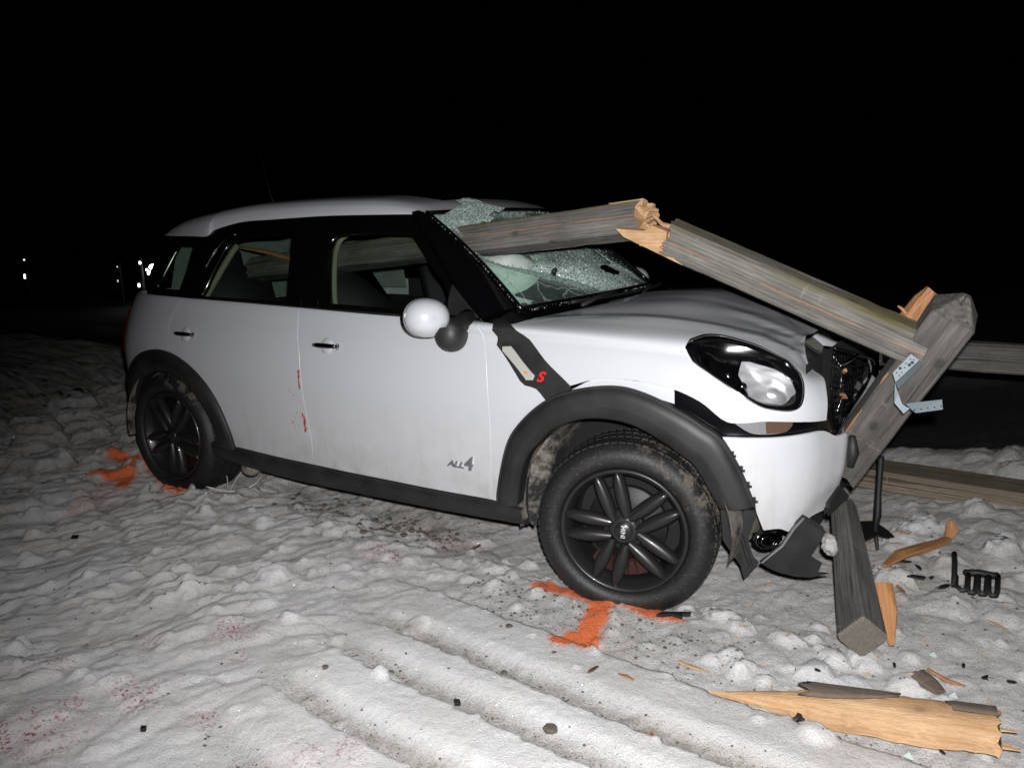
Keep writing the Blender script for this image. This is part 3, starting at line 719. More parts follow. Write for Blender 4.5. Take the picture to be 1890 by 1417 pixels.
for tt, vv in ((12.74, 3.12), (12.93, 2.78), (13.08, 2.42), (13.22, 2.06)):          # clips the trim has sprung from
    p = shell([tt], [vv])[0]; n = shell_n(np.array([tt]), np.array([vv]))[0]; bm = bmesh.new(); m4 = basis(p+n*.002, n)
    for q in ((-.002, .0, .020, .022), (.010, -.006, .010, .008)): add_box(bm, m4 @ Vector((q[0], q[1], 0)), (q[2], q[3], .006), m4.to_3x3())
    from_bm('clip', bm, MAT['plastic_dark'], bump)
# strips seen between the lifted hood edge and the wheel arch
bodypanel('fender_edge', [(10.33, 4.40), (10.59, 4.80), (10.79, 4.92), (11.23, 4.94), (11.70, 4.82), (11.72, 4.3), (11.28, 4.5), (10.87, 4.60), (10.37, 4.35)], PAINT, CAR, off=-.010, lip=.006)
bodypanel('fender_liner_edge', [(11.68, 4.86), (12.1, 4.52), (12.66, 3.95), (12.53, 3.40), (12.21, 3.7), (11.87, 4.0), (11.66, 4.3)], MAT['gloss'], CAR, off=-.014, lip=.006)
# dark shelf behind the split between hood and bumper, and the lamp in it
bodypanel('lamp_recess', [(12.5, 4.1), (13.48, 4.1), (15.5, 4.1), (15.7, 3.2), (15.04, 3.3), (13.57, 3.3), (12.4, 3.3)], MAT['gloss'], CAR, off=-.03, lip=0)
bodypanel('turn_lamp', [(12.74, 3.86), (13.25, 3.90), (13.72, 3.90), (14.02, 3.92), (14.04, 3.8), (13.92, 3.62), (13.49, 3.56), (13.1, 3.60)], [MAT['turn_silver']], CAR, off=-.016, lip=.01)
bodypanel('turn_lamp_lens', [(13.4, 3.93), (14.1, 3.93), (14.06, 3.75), (13.92, 3.62), (13.45, 3.58)], [MAT['amber_lens']], CAR, off=-.012, lip=.01)

# scuttle trim with side repeater and red letter
scut = bodypanel('side_scuttle', DP['scuttle'], MAT['plastic'], CAR, off=.004)
bodypanel('scuttle_recess', [(9.30, 5.85), (9.52, 5.85), (10.02, 4.70), (10.0, 4.42), (9.76, 4.42), (9.32, 5.45)], MAT['plastic_dark'], scut, off=.0055, lip=.002, step=.02)
ind = bodypanel('side_repeater', [(9.335, 5.66), (9.46, 5.70), (9.85, 4.72), (9.83, 4.58), (9.74, 4.56), (9.34, 5.48)], MAT['indicator'], CAR, off=.016, lip=.014, step=.02)
bodypanel('amber_bulb', [(9.70, 4.84), (9.755, 4.84), (9.755, 4.75), (9.70, 4.75)], MAT['orange'], ind, off=.0172, lip=.001, step=.02)
def on_body(t, v, off=0.0):
    p = shell([t], [v])[0]; n = shell_n(np.array([t]), np.array([v]))[0]; return Vector(p+n*off), Vector(n)
p, n = on_body(9.93, 4.69, .009)
text_mesh('letter_s', 'S', .052, MAT['red'], scut, basis(p, n), .002, .35, .0012, 1.15)
p, n = on_body(8.66, 1.89, .003)
bd = text_mesh('badge', 'ALL', .036, MAT['badge'], fdoor, basis(p, n), .003, .35, .0012, 1.35)
p, n = on_body(8.825, 1.96, .003)
text_mesh('badge_numeral', '4', .082, MAT['badge'], fdoor, basis(p, n), .003, .25, .0022, 1.0)
# blood smear on the door edge: thin dried film
def film(name, spots, mat, parent, off):
    V, F = [], []
    for t, v, a, b in spots:
        m = 9; c = len(V); p = shell(np.array([t]), np.array([v]))[0]; n = shell_n(np.array([t]), np.array([v]))[0]; V.append(p+n*off)
        for k in range(m):
            r = RNG.uniform(.65, 1.25); tt, vv = t+a*r*math.cos(2*math.pi*k/m), v+b*r*math.sin(2*math.pi*k/m)
            V.append(shell(np.array([tt]), np.array([vv]))[0]+n*off)
        F += [(c, c+1+k, c+1+(k+1) % m) for k in range(m)]
    return mesh(name, V, F, mat, parent)
MAT['smear'] = simple('red_smear', (.42, .06, .025), .5, 0, 0, .5, 90)
sp = [(6.855+RNG.normal(0, .006), v+RNG.normal(0, .03), .006+RNG.random()*.006, .075) for v in np.linspace(4.02, 3.55, 8)]
sp += [(6.875+RNG.normal(0, .008), v, .010+RNG.random()*.006, .075) for v in np.linspace(2.62, 2.15, 7)]
sp += [(6.84-RNG.random()*.13, RNG.uniform(2.1, 3.5), .002+RNG.random()*.003, .010+RNG.random()*.018) for _ in range(30)]
tag(film('red_smear', sp, MAT['smear'], rdoor, .0012), kind='stuff')

# wheel arch trims and sills
def strip(name, A, B, prof, mat, parent, n=60, ret=.06):
    """band between two lines on the body; PROF = [(across, height)]"""
    a = catmull(np.array(A, float), np.linspace(0, len(A)-1, n)); b = catmull(np.array(B, float), np.linspace(0, len(B)-1, n)); V = []
    pa = shell(a[:, 0], a[:, 1]); na = shell_n(a[:, 0], a[:, 1]); pb = shell(b[:, 0], b[:, 1]); nb = shell_n(b[:, 0], b[:, 1])
    for i in range(n):
        row = []
        for u, h in prof:
            m = a[i]*(1-u)+b[i]*u; p = shell(m[:1], m[1:])[0]; nn = shell_n(m[:1], m[1:])[0]; row.append(p+nn*h)
        row.append(row[-1]-nb[i]*.006+(pa[i]-pb[i])*.0); row.append(pb[i]-nb[i]*ret)
        V += row
    k = len(prof)+2
    o = mesh(name, V, grid_faces(n, k), mat, parent, True)
    return o
FP = [(-.02, -.004), (-.005, .010), (.02, .018), (.05, .018), (.075, .010), (.095, .012), (.13, .019), (.35, .023), (.62, .024), (.67, .023), (.8, .014), (.95, .004), (1.0, -.002)]
strip('front_arch_trim', AF_OUT, AF_IN, FP, MAT['plastic'], CAR, 90, .05)
strip('rear_arch_trim', AR_OUT, AR_IN, FP, MAT['plastic'], CAR, 80, .05)
SILL_T = [(5.45, 1.10), (5.76, 1.03), (6.1, .99), (6.48, .94), (6.88, .92), (7.3, .89), (7.67, .89), (8.32, .88), (9.1, .91), (9.57, .86)]
SILL_B = [(5.45, .44), (5.79, .32), (6.2, .24), (6.71, .17), (7.26, .17), (8.02, .20), (8.78, .25), (9.2, .29), (9.4, .30), (9.63, .34)]
strip('sill', SILL_T, SILL_B, [(-.02, -.004), (.01, .012), (.06, .018), (.5, .022), (.85, .014), (1, .0)], MAT['plastic'], CAR, 70, .09)

# handles: bar over a round cup
def handle(t, v, par):
    p, n = on_body(t, v, .0); m = basis(p, n)
    bm = bmesh.new(); r = bmesh.ops.create_uvsphere(bm, u_segments=20, v_segments=10, radius=1)
    for q in bm.verts: q.co = m @ Vector((q.co.x*.036, q.co.y*.036, q.co.z*.010))
    h = from_bm('handle', bm, PAINT, par, True)
    bm = bmesh.new(); add_tube(bm, [m @ Vector((x, y, z)) for x, y, z in [(-.075, -.002, .004), (-.062, 0, .018), (-.03, 0, .026), (.02, 0, .027), (.058, 0, .018), (.072, .001, .005)]], [.004, .0085, .011, .011, .009, .004], 10)
    from_bm('handle_bar', bm, MAT['chromedark'], h, True)
    bm = bmesh.new(); add_tube(bm, [m @ Vector((.068+.009*math.cos(a), .012*math.sin(a), .006)) for a in np.linspace(0, 2*math.pi, 12)], .0022, 6, False)
    from_bm('lock_ring', bm, MAT['chrome'], h, True)
handle(7.19, 5.10, fdoor); handle(5.17, 5.05, rdoor)
# tail lamp
tl = bodypanel('tail_lamp', [(2.1, 6.1), (2.45, 6.1), (2.66, 5.6), (2.70, 4.4), (2.62, 3.7), (2.2, 3.6), (2.0, 4.4), (2.0, 5.5)], MAT['tail'], CAR, off=.010, lip=.012)

# ---------------------------------------------------------------- headlight
hl = bodypanel('headlight', [(12.95+(a-12.95)*.999, b) for a, b in DP['headlight']], MAT['lens'], CAR, off=-.002, lip=0, step=.03)
HLP = smooth_poly(DP['headlight']); HC = HLP.mean(0)
def ring(name, s0, s1, o0, o1, mat, par, nseg=3):
    V = []; ks = nseg+1
    for p in HLP:
        for k in range(ks):
            u = k/nseg; s = s0+(s1-s0)*u; tv = HC+(p-HC)*s; q = shell(tv[:1], tv[1:])[0]; nn = shell_n(tv[:1], tv[1:])[0]
            V.append(q+nn*(o0+(o1-o0)*u+.004*math.sin(math.pi*u)))
    n = len(HLP); F = [(i*ks+k, i*ks+k+1, ((i+1) % n)*ks+k+1, ((i+1) % n)*ks+k) for i in range(n) for k in range(nseg)]
    return mesh(name, V, F, mat, par, True)
ring('lamp_surround', 1.0, .955, .001, .004, MAT['chrome'], hl)
ring('lamp_frame', .955, .86, .003, -.006, MAT['gloss'], hl)
ring('lamp_bowl', .86, .72, -.006, -.075, MAT['gloss'], hl)
bmx = np.array([HC+(p-HC)*.74 for p in HLP]); bx = shell(bmx[:, 0], bmx[:, 1])-shell_n(bmx[:, 0], bmx[:, 1])*.072
mesh('lamp_back', bx, [tuple(range(len(bx)))], MAT['gloss'], hl)
RF = smooth_poly([(12.9, 6.29), (13.31, 6.28), (13.9, 6.11), (14.21, 5.66), (14.27, 5.14), (14.16, 4.53), (13.85, 4.41), (13.36, 4.45), (13.08, 4.66), (12.94, 5.12), (12.79, 5.62)], ang=85)
RC = RF.mean(0); V = []; kk = 8
for p in RF:
    for k in range(kk):
        u = k/(kk-1); tv = RC+(p-RC)*.96*(1-u*.985); q = shell(tv[:1], tv[1:])[0]; nn = shell_n(tv[:1], tv[1:])[0]
        V.append(q-nn*(.010+.046*math.sqrt(max(0, 1-(1-u*.985)**2))))
n_ = len(RF); F = [(i*kk+k, i*kk+k+1, ((i+1) % n_)*kk+k+1, ((i+1) % n_)*kk+k) for i in range(n_) for k in range(kk-1)]
mesh('reflector', V, F, MAT['silver'], hl, True)
def dome_disc(name, c, n, ru, rv, mat, par):
    M4 = basis(c, n, (.5, .2, 1)); V = [M4 @ Vector((0, 0, .012))]+[M4 @ Vector((ru*r*math.cos(a), rv*r*math.sin(a), .012*(1-r*r))) for r in (.5, 1.0) for a in np.linspace(0, 2*math.pi, 24, endpoint=False)]
    F = [(0, 1+j, 1+(j+1) % 24) for j in range(24)]+[(1+j, 25+j, 25+(j+1) % 24, 1+(j+1) % 24) for j in range(24)]
    return mesh(name, V, F, mat, par, True)
def ball(name, c, r, mat, par, sc=(1, 1, 1), seg=16):
    bm = bmesh.new(); bmesh.ops.create_uvsphere(bm, u_segments=seg, v_segments=seg//2, radius=r)
    for v in bm.verts: v.co = Vector((v.co.x*sc[0], v.co.y*sc[1], v.co.z*sc[2]))+Vector(c)
    return from_bm(name, bm, mat, par, True)
p, n = on_body(12.93, 5.2, -.03); ball('bulb', p, .017, MAT['chromedark'], hl)
p, n = on_body(12.62, 5.55, -.03); ball('bulb', p, .010, MAT['chrome'], hl)

bm = bmesh.new(); add_tube(bm, [shell(np.array([a]), np.array([b]))[0]-shell_n(np.array([a]), np.array([b]))[0]*.009 for a, b in [RC+(p-RC)*.97 for p in RF][::2]]+[shell(RF[:1, 0], RF[:1, 1])[0]-shell_n(RF[:1, 0], RF[:1, 1])[0]*.009], .0028, 6, False); from_bm('reflector_ring', bm, MAT['chromedark'], hl, True)
p, n = on_body(13.75, 4.95, -.030); ds = dome_disc('bulb_shield', p, n, .036, .024, MAT['silver'], hl)
# ---------------------------------------------------------------- grille, cooling pack, chrome
def fr_pt(t, v, off): q, nn = on_body(t, v, off); return q
GRQ = [(.605, -.43, .635), (.640, -.332, .642), (.660, .03, .835), (.615, -.478, .958)]
GRE = [(.64, -.52, .648), (.645, -.46, .656), (.66, -.331, .72), (.67, -.165, .752), (.675, .001, .791), (.665, -.03, .86)]
GQ = [np.array(p) for p in GRQ]
def grp(u, v, off=0.0):
    """point of the grille: U from the fender to the post, V from bottom to top"""
    p = (GQ[0]*(1-u)+GQ[1]*u)*(1-v)+(GQ[3]*(1-u)+GQ[2]*u)*v
    return p+np.array([.018*math.sin(math.pi*u)*math.sin(math.pi*v)+off, 0, 0])
gr = mesh('grille', [grp(u, v, -.03) for u in np.linspace(-.02, 1.5, 12) for v in np.linspace(-.1, 1.0, 8)], grid_faces(12, 8), MAT['gap'], CAR, True)
for j, v in enumerate(np.linspace(.06, .95, 12)):
    bm = bmesh.new(); add_tube(bm, [grp(u, v+.012*math.sin(j*2.1+u*7), .006*math.sin(u*9+j)) for u in np.linspace(0.02, .98, 14)], [.0036+.001*math.sin(i) for i in range(14)], 6); from_bm('grille_slat', bm, MAT['gloss' if j % 3 else 'chromedark'], gr, True)
for j, u in enumerate(np.linspace(.05, .95, 15)):
    bm = bmesh.new(); add_tube(bm, [grp(u+.02*math.sin(j+v*4), v, -.004+.005*math.sin(v*8+j)) for v in np.linspace(.02, .98, 8)], .0026, 5); from_bm('grille_bar', bm, MAT['gloss' if j % 4 else 'chromedark'], gr, True)
bm = bmesh.new(); add_tube(bm, curve_pts(GRE, 24), [.005]*4+[.009]*12+[.006]*8, 8); from_bm('chrome_surround', bm, MAT['chrome'], gr, True)
bm = bmesh.new(); add_tube(bm, curve_pts([grp(-.02, 1.0, .01), grp(.5, 1.02, .02), grp(1.0, 1.0, .02), grp(1.05, .72, .02)], 20), .005, 8); from_bm('chrome_surround', bm, MAT['chromedark'], gr, True)
bm = bmesh.new(); add_tube(bm, [grp(.05, .82, .02), grp(.25, .92, .03), grp(.42, 1.0, .03)], .006, 8); from_bm('chrome_bar', bm, MAT['chrome'], gr, True)
MAT['scrap'] = simple('torn_metal', (.3, .29, .27), .35, .8, 0, .6, 60)
for k in range(18):
    p = grp(RNG.uniform(.1, .95), RNG.uniform(.0, .8), .004+RNG.random()*.015); bm = bmesh.new()
    add_box(bm, p, (.008+RNG.random()*.02, .006+RNG.random()*.03, .003+RNG.random()*.012), Matrix.Rotation(RNG.uniform(0, 3), 3, Vector(RNG.normal(size=3)).normalized()))
    from_bm('torn_piece', bm, [MAT['scrap'], MAT['gloss'], MAT['fresh2']][[0, 1, 1, 1, 1, 1, 1, 1, 2][k % 9]], gr)
mesh('radiator', [(.56, -.62, .22), (.56, .62, .22), (.56, .62, .92), (.56, -.62, .92)], [(0, 1, 2, 3)], MAT['gap'], CAR)

# ---------------------------------------------------------------- torn trim under the bumper
val = prism('bumper_valance', [(.597, -.711, .425), (.654, -.665, .378), (.66, -.661, .352), (.648, -.67, .325), (.623, -.69, .275), (.658, -.662, .246), (.644, -.673, .212), (.678, -.646, .206), (.627, -.687, .196), (.582, -.722, .203), (.537, -.758, .222), (.506, -.783, .242), (.483, -.801, .265), (.517, -.774, .296), (.542, -.754, .322), (.567, -.735, .366), (.578, -.725, .399)], (.62, -.78, 0), .012, MAT['plastic'], CAR, .002)
bm = bmesh.new(); add_tube(bm, [(.600, -.722, .418), (.575, -.742, .385), (.545, -.768, .325), (.49, -.81, .268)], [.006, .008, .008, .005], 6)
add_tube(bm, [(.612, -.712, .412), (.66, -.672, .362)], .006, 6); from_bm('torn_edge', bm, MAT['plastic'], val)
sp_ = prism('splash_guard', [(.325, -.748, .408), (.359, -.731, .409), (.374, -.723, .377), (.402, -.709, .41), (.436, -.692, .401), (.426, -.697, .354), (.413, -.703, .295), (.433, -.694, .23), (.45, -.685, .212), (.434, -.693, .188), (.406, -.707, .148), (.392, -.714, .199), (.363, -.728, .246), (.335, -.742, .293)], (.45, -.9, 0), .01, MAT['plastic_dark'], CAR, .002)
bm = bmesh.new(); add_tube(bm, [(.372, -.735, .405), (.39, -.727, .33), (.415, -.715, .24), (.425, -.70, .20)], .007, 6); add_tube(bm, [(.345, -.745, .40), (.372, -.738, .30), (.40, -.72, .20)], .005, 6); from_bm('guard_rib', bm, MAT['plastic'], sp_)
fog = mesh('fog_lamp_mount', *(lambda c: (c, [(0, 1, 2, 3, 4, 5, 6)]))([(.443, -.766, .352), (.474, -.741, .352), (.527, -.698, .339), (.528, -.697, .316), (.503, -.718, .289), (.467, -.746, .292), (.446, -.763, .314)]), MAT['chromedark'], CAR)
for k, s in enumerate((.9, .55)):
    c = Vector((.486, -.732, .32)); bm = bmesh.new(); add_tube(bm, [c+Vector((.62, -.78, 0))*.008*k+Vector((.78, .62, 0))*.045*s*math.cos(a)+Vector((0, 0, 1))*.03*s*math.sin(a) for a in np.linspace(0, 2*math.pi, 24)], .0045, 6, False)
    from_bm('fog_lamp_ring', bm, MAT['chromedark'], fog, True)
prism('bumper_bracket', [(.683, -.542, .49), (.702, -.481, .439), (.697, -.496, .426), (.659, -.625, .428), (.659, -.623, .413), (.661, -.616, .449)], (1, -.3, 0), .015, MAT['plastic_dark'], CAR, .002)
bm = bmesh.new(); add_tube(bm, [(.70, -.50, .66), (.705, -.49, .60), (.70, -.50, .55)], [.012, .02, .012], 8); from_bm('hose', bm, MAT['plastic_dark'], CAR, True)
# snow jammed between trim and post
MAT['iceblock'] = simple('grey_snow_block', (.33, .32, .30), .8, 0, 0, .25, 30, .4, 60)
bm = bmesh.new(); bmesh.ops.create_icosphere(bm, subdivisions=4, radius=.033)
for v in bm.verts: v.co = Vector((v.co.x*.8, v.co.y*.8, v.co.z*1.1))*(1+.9*(float(fbm(np.array([v.co.x*40+9]), np.array([v.co.z*40+v.co.y*30]), 3, 3)[0])-.5))+Vector((.672, -.655, .315))
tag(from_bm('snow_lump', bm, MAT['iceblock'], None, True), 'grey lump of snow jammed between the torn bumper trim and the post stump', 'snow lump')

# ---------------------------------------------------------------- roof and glasshouse
def yG(x, z):
    s = (z-1.045)/.40; h = .812-.238*s+.05*s*(1-s)
    return h-np.where(x < -2.3, .16*((-2.3-x)/.8)**2, 0)
def gh(x, z, off=0.0): return np.array([x, -(float(yG(np.array(x), z))+off), z])
def ghpanel(name, poly, mat, parent, holes=(), off=0.0, step=.05, lip=.012, gap=.0, sm=None):
    def rs(P):
        P = np.array(P, float)
        n = len(P); out = []
        for i in range(n):
            a, b = P[i], P[(i+1) % n]; k = max(1, int(np.linalg.norm(b-a)/.04)); out += [a+(b-a)*j/k for j in range(k)]
        return np.array(out)
    loops = [rs(poly)]+[rs(h) for h in holes]
    P, T = triangulate(loops, step); X = np.array([gh(a, b, off) for a, b in P]); e = 1e-3
    N = []
    for a, b in P:
        dx = gh(a+e, b)-gh(a-e, b); dz = gh(a, b+e)-gh(a, b-e); n = np.cross(dx, dz); N.append(n/np.linalg.norm(n))
    return panel_mesh(name, X, np.array(N), T, mat, parent, lip, gap)
def rc(P, k=6):
    return [tuple(p) for p in catmull(np.array(P, float), np.linspace(0, len(P)-1, (len(P)-1)*k+1))]
ROOFE = [(-2.90, 1.365), (-2.743, 1.363), (-2.569, 1.362), (-2.433, 1.362), (-2.41, 1.392), (-2.355, 1.413), (-2.222, 1.43), (-1.999, 1.439), (-1.762, 1.447), (-1.591, 1.45), (-1.358, 1.449), (-1.168, 1.447), (-1.071, 1.445)]
FWIN = rc([(-1.447, 1.068), (-1.50, 1.16), (-1.539, 1.252), (-1.56, 1.311), (-1.553, 1.343), (-1.525, 1.366), (-1.45, 1.371), (-1.311, 1.371), (-1.129, 1.366), (-1.088, 1.352), (-1.03, 1.31), (-.965, 1.259), (-.906, 1.211), (-.85, 1.172), (-.803, 1.116), (-.779, 1.057)], 2)
RWIN = rc([(-2.335, 1.072), (-2.31, 1.121), (-2.275, 1.298), (-2.25, 1.335), (-2.20, 1.352), (-2.129, 1.362), (-1.926, 1.371), (-1.82, 1.373), (-1.75, 1.22), (-1.686, 1.064)], 2)
QWIN = [(-2.83, 1.095), (-2.79, 1.123), (-2.728, 1.323), (-2.547, 1.324), (-2.516, 1.189), (-2.52, 1.095)]
SUR = [(-2.873, 1.062), (-2.441, 1.063), (-2.248, 1.061), (-1.92, 1.056), (-1.608, 1.050), (-1.392, 1.045), (-1.023, 1.039), (-.731, 1.034), (-.617, 1.033), (-.82, 1.178), (-1.013, 1.347), (-1.15, 1.452)]+[(a, b+.006) for a, b in ROOFE[::-1][1:]]+[(-2.93, 1.28), (-2.95, 1.12)]
sur = ghpanel('window_surround', SUR, MAT['gloss'], CAR, [FWIN, RWIN, QWIN], lip=.03)
def grow(P, k):
    P = np.array(P); c = P.mean(0); return c+(P-c)*(1+k)
fg = ghpanel('front_side_window', grow(FWIN, .04), MAT['glass'], CAR, off=-.008, lip=0)
rg = ghpanel('rear_side_window', grow(RWIN, .04), MAT['glass'], CAR, off=-.008, lip=0)
qg = ghpanel('quarter_window', grow(QWIN, .04), MAT['glass'], CAR, off=-.008, lip=0)
# pillar between the doors stands a little proud, with door seams
ghpanel('door_pillar_cover', [(-1.822, 1.372), (-1.69, 1.056), (-1.612, 1.055), (-1.755, 1.432), (-1.80, 1.432)], MAT['gloss'], sur, off=.003, lip=.004)
ghpanel('door_pillar_cover', [(-1.745, 1.432), (-1.604, 1.055), (-1.507, 1.055), (-1.60, 1.30), (-1.62, 1.36), (-1.69, 1.432)], MAT['gloss'], sur, off=.003, lip=.004)
ghpanel('mirror_sail', [(-.80, 1.11), (-.785, 1.052), (-.635, 1.045), (-.80, 1.165)], MAT['plastic_dark'], sur, off=.003, lip=.004)
# chrome finisher of the rear door frame
bm = bmesh.new(); add_tube(bm, [gh(x, z, .003) for x, z in rc([(-2.36, 1.20), (-2.33, 1.29), (-2.29, 1.345), (-2.23, 1.372)], 5)], .0035, 6); from_bm('frame_trim', bm, MAT['chromedark'], sur, True)
# belt seal
bm = bmesh.new(); add_tube(bm, [gh(x, z-.006, .003) for x, z in [(-2.85, 1.066), (-2.44, 1.066), (-1.92, 1.059), (-1.4, 1.047), (-1.02, 1.042), (-.62, 1.036)]], .006, 6); from_bm('belt_seal', bm, MAT['plastic_dark'], sur, True)

# roof shell: right skirt to left skirt
RX = [-2.96, -2.88, -2.74, -2.57, -2.45, -2.405, -2.22, -2.0, -1.76, -1.59, -1.36, -1.17, -1.071]
def roof_edge_z(x): return float(np.interp(x, [a for a, b in ROOFE], [b for a, b in ROOFE]))
RTOP = [(-3.02, 1.375), (-2.95, 1.43), (-2.80, 1.475), (-2.60, 1.505), (-2.48, 1.519), (-2.43, 1.525), (-2.22, 1.541), (-2.0, 1.549), (-1.76, 1.552), (-1.56, 1.550), (-1.33, 1.542), (-1.11, 1.510), (-.985, 1.462)]
net = []
for i, x in enumerate(RX):
    z0 = roof_edge_z(x); y0 = float(yG(np.array(x), z0)); xt, zt = RTOP[i]; row = []
    for a, (fy, fz, fx) in enumerate([(1.0, 0, 0), (.992, .22, .02), (.955, .52, .08), (.86, .76, .25), (.62, .92, .55), (.32, .985, .85), (0, 1, 1)]):
        zz = z0+(zt-z0)*fz; row.append((x+(xt-x)*fx, -(y0+.004)*fy, zz))
    net.append(row+[(p[0], -p[1], p[2]) for p in row[-2::-1]])
net = np.array(net); nx, ny = 70, 72
rows = catmull(net, np.linspace(0, len(RX)-1, nx)); V = np.concatenate([catmull(r, np.linspace(0, 12, ny)) for r in rows])
F = grid_faces(nx, ny); b0 = len(V); V = list(V)
for j in range(ny): V.append(V[(nx-1)*ny+j]+np.array([.004, 0, -.014]))        # front lip
F += [((nx-1)*ny+j, (nx-1)*ny+j+1, b0+j+1, b0+j) for j in range(ny-1)]
roof = mesh('roof', V, F, PAINT, CAR, True)
bm = bmesh.new()
bm.free()
for s in (-1, 1):
    bm = bmesh.new(); add_tube(bm, [(x, s*-(gh(x, roof_edge_z(x))[1]+.004), roof_edge_z(x)-.002) for x in np.linspace(-2.40, -1.09, 24)], .004, 6); from_bm('roof_seal', bm, MAT['gloss'], roof, True)
# sunroof panel: dark glass let into the roof
sr = []
for x in np.linspace(-1.95, -1.12, 16):
    for y in np.linspace(-.36, .36, 12):
        i = float(np.interp(x, [r[0] for r in RTOP], range(13))); z = float(np.interp(x, [r[0] for r in RTOP], [r[1] for r in RTOP])); sr.append((x, y, z-.030*(abs(y)/.36)**2*.35+.006))
mesh('sunroof', sr, grid_faces(16, 12), MAT['gloss'], roof, True)
bm = bmesh.new(); add_tube(bm, [(-2.62, 0, 1.50), (-2.655, 0, 1.58), (-2.70, 0, 1.74), (-2.74, 0, 1.88)], [.008, .002, .001, .0008], 6); from_bm('antenna', bm, MAT['plastic_dark'], CAR, True)
# headliner and inner trims in pale grey
hn = net.copy(); hn[:, :, 2] -= .035; hn[:, :, 1] *= .955
rows = catmull(hn, np.linspace(0, 12, 30)); V = np.concatenate([catmull(r, np.linspace(0, 12, 30)) for r in rows])
inter = mesh('headliner', V, grid_faces(30, 30), MAT['liner'], CAR, True)
mesh('tailgate_trim', [(-3.02, -.5, .95), (-3.02, .5, .95), (-2.93, .45, 1.37), (-2.93, -.45, 1.37)], [(0, 1, 2, 3)], MAT['liner'], CAR)
mesh('rear_window', [(-3.10, -.56, 1.06), (-3.10, .56, 1.06), (-2.975, .47, 1.36), (-2.975, -.47, 1.36)], [(0, 1, 2, 3)], MAT['gloss'], CAR)

# ---------------------------------------------------------------- windscreen, A pillars, cowl
def ws(a, b, off=0.0):
    """A across (-1 right edge .. 1 left edge), B from the top edge down to the cowl"""
    T = np.array([-1.060+.085*(1-a*a), .560*a, 1.440+.012*(1-a*a)]); B = np.array([-.535+.13*(1-a*a), .665*a, 1.062+.02*(1-a*a)])
    p = T*(1-b)+B*b; n = np.array([.60, .10*a, .80]); p = p+n*(.018*math.sin(math.pi*b)+off); return p
def ws_sag(a, b):
    """how far the broken sheet is pushed in"""
    s = .075*math.exp(-((a+.45)/.38)**2-((b-.36)/.22)**2)
    ridge = b-(.40+.60*(a+.95)); s += .05*math.exp(-(ridge/.10)**2)*math.exp(-((a+.35)/.6)**2)
    s -= .022*math.exp(-((ridge-.13)/.05)**2)*math.exp(-((a+.4)/.5)**2)
    return s
na, nb = 96, 64; V, CR = [], []
for i in range(na):
    for j in range(nb):
        a, b = -1+2*i/(na-1), j/(nb-1)
        edge = min(1, (1-abs(a))*6, b*7, (1-b)*7)
        w = .010*(fbm(np.array([a*9.0]), np.array([b*7.0]), 3, 101)[0]-.5)+.006*(fbm(np.array([a*30.0]), np.array([b*22.0]), 2, 103)[0]-.5)
        V.append(ws(a, b, (-ws_sag(a, b)+w)*edge))
        ridge = b-(.40+.60*(a+.95))
        c = 1.0*math.exp(-(ridge/(.15 if ridge > 0 else .26))**2)+.9*math.exp(-((a+.80)/.22)**2-((b-.12)/.28)**2)+.55*math.exp(-((b-.02)/.06)**2)
        if a > -.25: c += .65*math.exp(-((a-.15)/.4)**2)
        CR.append(min(1.0, c+.04))
def ws_hole(a, b):
    da, db = (a+.58)/.26, (b-.285)/.13
    if abs(da) < 1 and abs(db) < 1 and da*da+db*db < 1.0: return True
    u = (a-.22)+.9*(b-.78); v = b-.78-.25*(a-.22)
    return (u/.16)**2+(v/.055)**2 < 1+.35*math.sin(9*a+14*b) or (.12 < a < .62 and .03 < b < .075)
F = [f for f in grid_faces(na, nb) if not ws_hole(-1+2*(f[0]//nb+.5)/(na-1), (f[0] % nb+.5)/(nb-1))]
wsc = mesh('windscreen', V, F, MAT['crackle'], CAR, True)
wsc.data.attributes.new('crack', 'FLOAT', 'POINT').data.foreach_set('value', np.array(CR, dtype=np.float32))
# a torn flap of laminated glass folded outwards over the beam
def flap(name, pts, nu=14):
    P = [np.array(p) for p in pts]; V = []
    for i in range(nu):
        for j in range(nu):
            u, v = i/(nu-1), j/(nu-1); p = (P[0]*(1-u)+P[1]*u)*(1-v)+(P[3]*(1-u)+P[2]*u)*v
            V.append(p+.012*(fbm(np.array([u*4.0+3]), np.array([v*4.0]), 3, 111)[0]-.5)*np.array([.6, -.5, .6]))
    F = [f for f in grid_faces(nu, nu)]
    jag = [k for k in range(len(F)) if not ((k % (nu-1)) > nu-4 and hsh(np.array(k//(nu-1)), np.array(1.0), 5) > .5)]
    o = mesh(name, V, [F[k] for k in jag], MAT['crackle'], wsc, True)
    o.data.attributes.new('crack', 'FLOAT', 'POINT').data.foreach_set('value', np.full(len(V), 1.0, dtype=np.float32)); return o
flap('glass_flap', [ws(-.93, .04, .01), ws(-.62, -.03, .05), ws(-.58, .23, .12), ws(-.95, .36, .01)])
flap('glass_flap', [ws(-.72, -.06, .05), ws(-.60, -.05, .065), ws(-.60, .10, .09), ws(-.74, .10, .06)])
flap('glass_flap', [ws(.30, .74, .0), ws(.42, .72, .015), ws(.50, .99, .03), ws(.36, 1.0, .03)])
